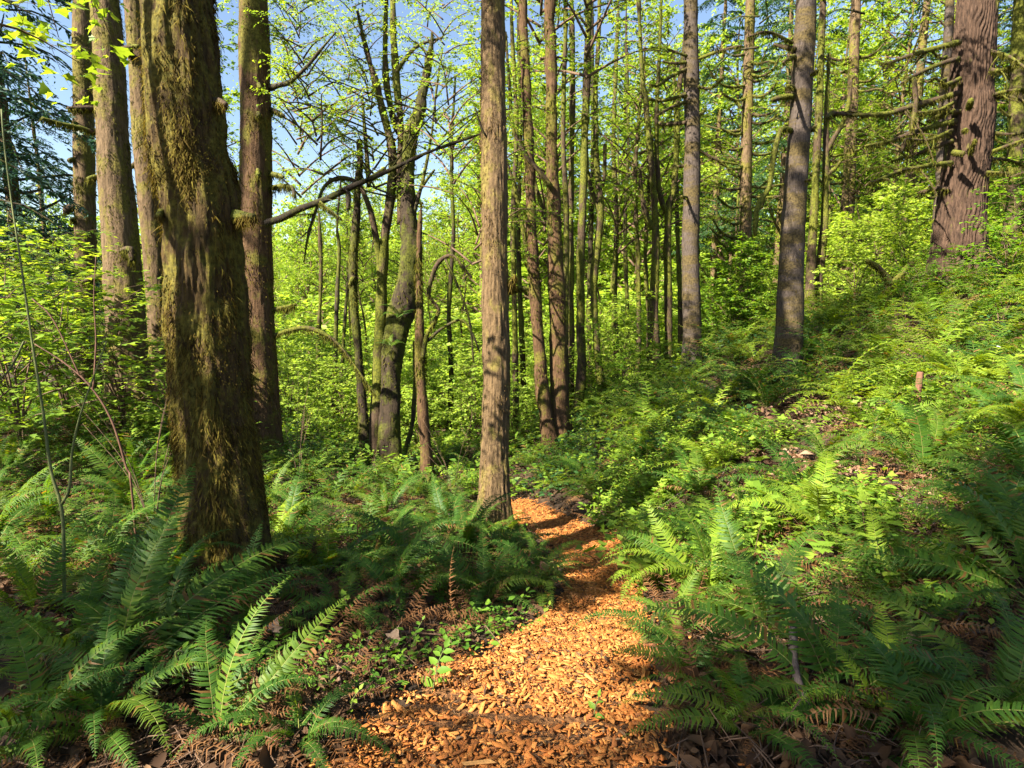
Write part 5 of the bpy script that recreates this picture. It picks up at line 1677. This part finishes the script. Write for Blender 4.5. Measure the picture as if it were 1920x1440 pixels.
# ---------------------------------------------------------------- small single things
def stick(name, label, P, r, mat, cat, seg=8, moss=0, kind='branchy'):
    P = np.asarray(P)
    B = P[0]
    V, q, tr, _ = tube(P, r, seg, len(P) * 8, amp=bump_fn(kind, float(np.mean(r)), rng.random() * 30))
    mb = MB(); mb.add(V, q, tr)
    o = link(name, mb.mesh(name, M[mat], B, smooth=True), None, tuple(B))
    tag(o, label, cat)
    if moss:
        mm = MB(); moss_on_polyline(mm, P, r, moss, .03, .008)
        c = link('moss', mm.mesh('moss', M['moss'], B), o); c['kind'] = 'stuff'
    return o


P, r = px_line([(1713, 830, 15), (1716, 800, 15), (1719, 760, 15), (1723, 720, 14), (1725, 698, 12)], 7.5)
stick('broken_stake', 'reddish-brown broken stake standing upright among the ferns at right', P, r * .85, 'stakewood', 'stake', 9)
P, r = px_line([(1488, 1165, 12), (1487, 1210, 18), (1490, 1250, 18), (1502, 1300, 19), (1522, 1350, 19), (1545, 1410, 18)], 2.65, 2.2)
stick('dead_branch', 'smooth grey dead stick curving through the right foreground ferns', P, r, 'deadwood', 'stick', 10)
P = np.array([on_ground(1213, 1215, 3.35), on_ground(1232, 1245, 3.15), on_ground(1250, 1275, 2.95), on_ground(1270, 1310, 2.75)]) + [0, 0, .012]
o = stick('edge_log', 'small reddish rotten log with moss edging the right side of the path', P, [.04, .042, .045, .045], 'redwood', 'log', 14)
mm = MB(); moss_on_polyline(mm, P[1:], [.042, .045, .045], 2200, .02, .006)
c = link('moss', mm.mesh('moss', M['moss'], P[0]), o); c['kind'] = 'stuff'
P, r = px_line([(1768, 570, 14), (1785, 540, 15), (1795, 515, 14), (1806, 488, 10)], 12.2, 12.0)
stick('leaning_snag', 'dark rotten snag leaning against the foot of the massive fir', P, r, 'bark_dark', 'snag', 8)
b0 = on_ground(1655, 600, 12.5)
o = thing('mossy_branch', 'yellow-green mossy forked branch on the slope left of the fir', 'branch', b0)
for pts in ([(1652, 600, 16), (1660, 560, 15), (1668, 532, 14), (1655, 510, 12), (1640, 497, 10), (1625, 488, 7)], [(1668, 535, 13), (1685, 520, 12), (1700, 503, 12), (1712, 492, 8)]):
    pbranch(o, pts, 12.5, 12.3, moss=800, L=.08, wid=.015)
P, r = px_line([(1140, 1262, 6), (1139, 1245, 7), (1135, 1230, 5)], 3.0)
stick('peg', 'short dark twig stub standing in the wood chips', P, r, 'twig', 'twig', 6)
o0 = on_ground(1060, 960, 8.3)
P, r = px_line([(1095, 930, 8), (1130, 942, 9), (1165, 957, 6)], 8.2, 7.9)
stick('fallen_branch', 'dark fallen branch lying right of the path bend', P, r, 'bark_dark', 'branch', 6)
# tall saplings at left
for lab, pts, d in (('tall thin curved sapling at the left edge, forked low down', [(121, 1130, 8), (119, 1000, 9), (113, 942, 9), (95, 880, 8), (82, 780, 7), (60, 640, 6), (40, 500, 5), (22, 380, 4), (8, 270, 4), (3, 205, 5)], 3.3),
                    ('reddish bare sapling leaning left, between the curved sapling and widest trunk', [(245, 900, 6), (238, 880, 6), (210, 790, 6), (170, 725, 5), (120, 680, 4), (65, 645, 3)], 4.6)):
    P, r = px_line(pts, d)
    B = P[0].copy(); B[2] = min(g1(B[0], B[1]), B[2])
    P = np.concatenate([[B - [0, 0, .05]], P]); r = np.concatenate([[r[0]], r])
    o = thing('sapling', lab, 'sapling', B)
    r = r * .7
    V, q, tr, _ = tube(P, r, 7, 60); mb = MB(); mb.add(V, q, tr)
    link('stem', mb.mesh('stem', M['stem_green' if d < 4 else 'twig_red'], B, smooth=True), o)
    if d < 4:
        pbranch(o, [(116, 945, 6), (130, 915, 6), (135, 850, 5), (150, 780, 4), (178, 700, 3), (200, 640, 2)], 3.3, mat='stem_green', seg=6)
        pbranch(o, [(45, 640, 4), (20, 690, 4), (-10, 720, 3)], 3.3, mat='stem_green', seg=6)
    else:
        pbranch(o, [(175, 730, 4), (180, 640, 3), (176, 560, 2), (180, 480, 2)], 4.6, mat='twig_red', seg=5)
        pbranch(o, [(150, 705, 3), (100, 600, 3), (60, 560, 2)], 4.6, mat='twig_red', seg=5)
# bare twig stems in front of the left shrubs
for k, (u, v, d, lab) in enumerate(((285, 960, 5.2, 'bare brown twigs sprouting left of the widest trunk'), (560, 900, 8, 'bare twigs right of the straight brown trunk'), (850, 905, 9.5, 'fine bare twigs left of the central trunk'))):
    B = on_ground(u, v, d)
    o = thing('bare_twigs', lab, 'twigs', B)
    for i in range(7):
        a = rng.uniform(0, 6.3); w = rng.uniform(.2, .7); H = rng.uniform(.7, 1.7)
        V, q, tr, _ = tube(np.array([[0, 0, -.02], [math.cos(a) * w * .3, math.sin(a) * w * .3, H * .5], [math.cos(a) * w, math.sin(a) * w, H]]), [.004, .003, .0012], 5, 10)
        mb = MB(); mb.add(V, q, tr)
        link('twig', mb.mesh('twig', M['twig'], smooth=True), o)


def leafy_sprig(name, label, B, axis, n, size, tm, mat='leaf_green', stem='stem_green', tilt=.35, cat='plant'):
    """seedling whose leaves are separate parts, in pairs along one stem"""
    o = thing(name, label, cat, B)
    axis = np.array(axis, float)
    L = np.linalg.norm(axis)
    P = np.array([[0, 0, -.02], axis * .5 + [0, 0, .15 * L], axis])
    V, q, tr, _ = tube(P, [.0035, .0028, .0015], 5, 12); mb = MB(); mb.add(V, q, tr)
    link('stem', mb.mesh('stem', M[stem], smooth=True), o)
    C, _ = resample(P, [1, 1, 1], 40)
    me = mk_mesh('leaf', tm[0], tm[1], M[mat], smooth=False)
    ax = axis / L
    sd = np.cross(ax, [0, 0, 1.0]); sd /= np.linalg.norm(sd) + 1e-9
    for k in range(n):
        s = .25 + .75 * k / max(n - 1, 1)
        dv_ = sd * (1 if k % 2 else -1) * (1.0 if k < n - 1 else 0.0) + ax * (.55 if k < n - 1 else 1.0) + rng.normal(0, .1, 3)
        dv_[2] -= .15
        Rm = rot_from(dv_[None], (np.array([0, -.35, 1.0]) + rng.normal(0, tilt * .5, 3))[None])[0]
        link('leaf', me, o, tuple(C[int(s * 39)]), Matrix(Rm.tolist()).to_euler(), size * rng.uniform(.8, 1.15) * (1.1 - .35 * s))
    return o


B = on_ground(808, 1310, 2.72)
leafy_sprig('seedling', 'bright seedling with paired oval leaves on the left path edge', B, (.05, .12, .16), 9, .075, LEAF, 'leaf_green')
for k, (u, v, d, ax, n, s, tm, lab) in enumerate((
        (1365, 1150, 3.4, (.02, -.1, .16), 5, .075, MAPLE, 'small plant with round leaves at the foot of the bright fern'),
        (1390, 1200, 3.2, (.1, -.1, .1), 6, .07, LEAF, 'trailing leafy vine below the bright fern'), (1440, 1235, 2.9, (.14, -.08, .1), 7, .07, LEAF, 'trailing vine leaves left of the grey stick'),
        (1660, 1345, 2.4, (.1, .05, .12), 6, .085, MAPLE, 'lobed leaves low in the right foreground'), (1110, 1345, 2.45, (.03, .03, .1), 5, .05, LEAF, 'tiny seedling at the bottom of the path'),
        (660, 1200, 3.4, (-.05, .05, .18), 7, .05, MAPLE, 'leafy seedling in the bare litter left of the path'), (770, 1225, 3.2, (.05, .1, .14), 6, .045, LEAF, 'seedling left of the bright path seedling'),
        (1015, 1165, 3.9, (.05, 0, .12), 5, .05, LEAF, 'seedling under the draping fern by the path'), (620, 1290, 2.7, (-.03, .05, .15), 6, .045, LEAF, 'small seedling in the dark litter at bottom left'),
        (650, 1350, 2.45, (.05, .02, .12), 6, .04, LEAF, 'seedling where the wood chips begin, bottom left'), (1880, 900, 4.9, (-.3, .1, .3), 11, .09, LEAF, 'branch of pale green leaves at the right edge'),
        (1820, 960, 4.4, (-.32, .1, .18), 11, .085, LEAF, 'leafy branch reaching left at the right edge, lower one'), (1760, 1000, 4.2, (-.3, .0, .15), 9, .08, LEAF, 'leafy spray between the right bank ferns'),
        (1510, 690, 9.6, (.15, -.1, .5), 9, .09, LEAF, 'young shoot with lit leaves right of the leaning grey trunk'))):
    leafy_sprig('seedling', lab, on_ground(u, v, d), ax, n, s, tm, 'leaf_lime' if k % 2 else 'leaf_green')
for lab, u, v, d, s in (('pale dead leaf hanging among browned ferns at right', 1708, 1265, 2.75, .13), ('curled pinkish dead leaf left of the widest trunk foot', 215, 1215, 2.75, .07), ('curled dead leaf on twigs below the widest trunk', 512, 1185, 3.0, .07),
                        ('dead leaf on the litter near the left path edge', 735, 1205, 3.2, .09)):
    p = at(u, v, d); p[2] = max(p[2], g1(p[0], p[1]) + .03)
    T = MAPLE[0].copy(); T[:, 2] *= 2.5; T[:, 2] += .12 * np.sin(T[:, 0] * 9)
    o = link('dead_leaf', mk_mesh('dead_leaf', T, MAPLE[1], M['litter_pale']), None, tuple(p), (R(75), R(20), rng.uniform(-.5, .5)), s)
    tag(o, lab, 'leaf')
# fiddleheads at bottom left
for k, (u, v, d) in enumerate(((40, 1320, 2.35), (118, 1285, 2.45), (135, 1300, 2.4), (330, 1255, 2.6), (70, 1262, 2.45), (282, 1330, 2.35))):
    top = at(u, v - 30, d)
    B = np.array([top[0] + rng.normal(0, .03), top[1] + .02, g1(top[0], top[1])])
    th = np.linspace(0, 4.4, 14)
    rad = .02 * np.exp(-.28 * th)
    sp = np.stack([top[0] + .02 - rad * np.cos(th), np.full(14, top[1]), top[2] + rad * np.sin(th)], -1)
    P = np.concatenate([[B, (B * .4 + sp[0] * .6)], sp])
    r = np.concatenate([[.005, .005], np.linspace(.0055, .003, 14)])
    V, q, tr, _ = tube(P, r, 6, 60); mb = MB(); mb.add(V, q, tr)
    o = link('fiddlehead', mb.mesh('fiddlehead', M['stem_green'], B, smooth=True), None, tuple(B))
    tag(o, ['curled fern shoot at the left edge of the corner fern', 'tall curled fern shoot in the bottom left corner', 'curled shoot just right of the tall one in the corner', 'curled fern shoot below the slanting dark frond', 'upper curled shoot near the left edge', 'curled shoot beside narrow bright fronds'][k], 'fern shoot', 'fern shoots')
# fallen sticks
SEEN2 = {}
for k in range(34):
    while True:
        u, d = rng.uniform(0, 1920), rng.uniform(2.3, 7)
        p = at(u, 720, d)
        a = rng.uniform(0, 3.14); L = rng.uniform(.35, 1.1)
        e = p + np.array([math.cos(a) * L, math.sin(a) * L, 0])
        if min(path_dist(*((p * (1 - f_) + e * f_)[:2]))[0] for f_ in (0, .25, .5, .75, 1)) > .15:
            break
    e = e + 0; m_ = (p + e) / 2 + rng.normal(0, .05, 3)
    P = np.array([[q_[0], q_[1], g1(q_[0], q_[1]) + zz] for q_, zz in ((p, .03), (m_, .07), (e, rng.uniform(.04, .22)))])
    side, ph, kk = around(p[0], p[1], SEEN2, 'stick')
    stick('fallen_stick', 'dead stick on the floor %s %s, %s one' % (side, ph, ('first', 'second', 'third', 'fourth', 'fifth', 'sixth', 'seventh', 'eighth', 'ninth', 'tenth', 'eleventh', 'twelfth', 'thirteenth', 'fourteenth', 'fifteenth')[min(kk - 1, 14)]), P, [.008, .007, .004], 'deadwood' if k % 3 else 'twig', 'stick', 5)

# ---------------------------------------------------------------- unseen conifers added out of frame, crowns placed and sized to shade chosen patches
for k, (x, y, s, zc, kind) in enumerate(((-7.5, -.8, .58, 3.0, 'con'), (-7.3, -1.3, .47, 2.2, 'con'), (-4.4, -2.4, .5, 4.6, 'con'), (-12.9, 3.8, .9, 4.0, 'thin'), (-12, -8, 1.0, 5.0, 'thin'), (-9.5, 2.6, .6, 10.0, 'con'), (-5.6, -2.5, .3, 8.8, 'con'), (-5.0, -3.4, .36, 8.0, 'con'), (4.5, -4.5, 1.0, 4.0, 'thin'))):
    z = g1(x, y)
    o = thing('added_shade_conifer', ['shade conifer added out of frame, left of the camera', 'shade conifer added out of frame, behind left', 'shade conifer added out of frame, behind the camera, left', 'shade conifer added out of frame, far left', 'shade conifer added out of frame, behind right', 'slim shade conifer added just behind the camera', 'shade conifer added out of frame, farthest left', 'high-crowned shade conifer added out of frame, behind left', 'slim shade conifer added left of the frame edge', 'short shade conifer added out of frame, behind left', 'tall-crowned shade conifer added out of frame, left'][k], 'tree', (x, y, z), k, 'shade conifers added out of frame')
    link('trunk', CPOLE[k % 2], o, scale=s)
    link('crown', (CON if kind == 'con' else CON_THIN)[k % 2], o, (0, 0, zc), scale=s)
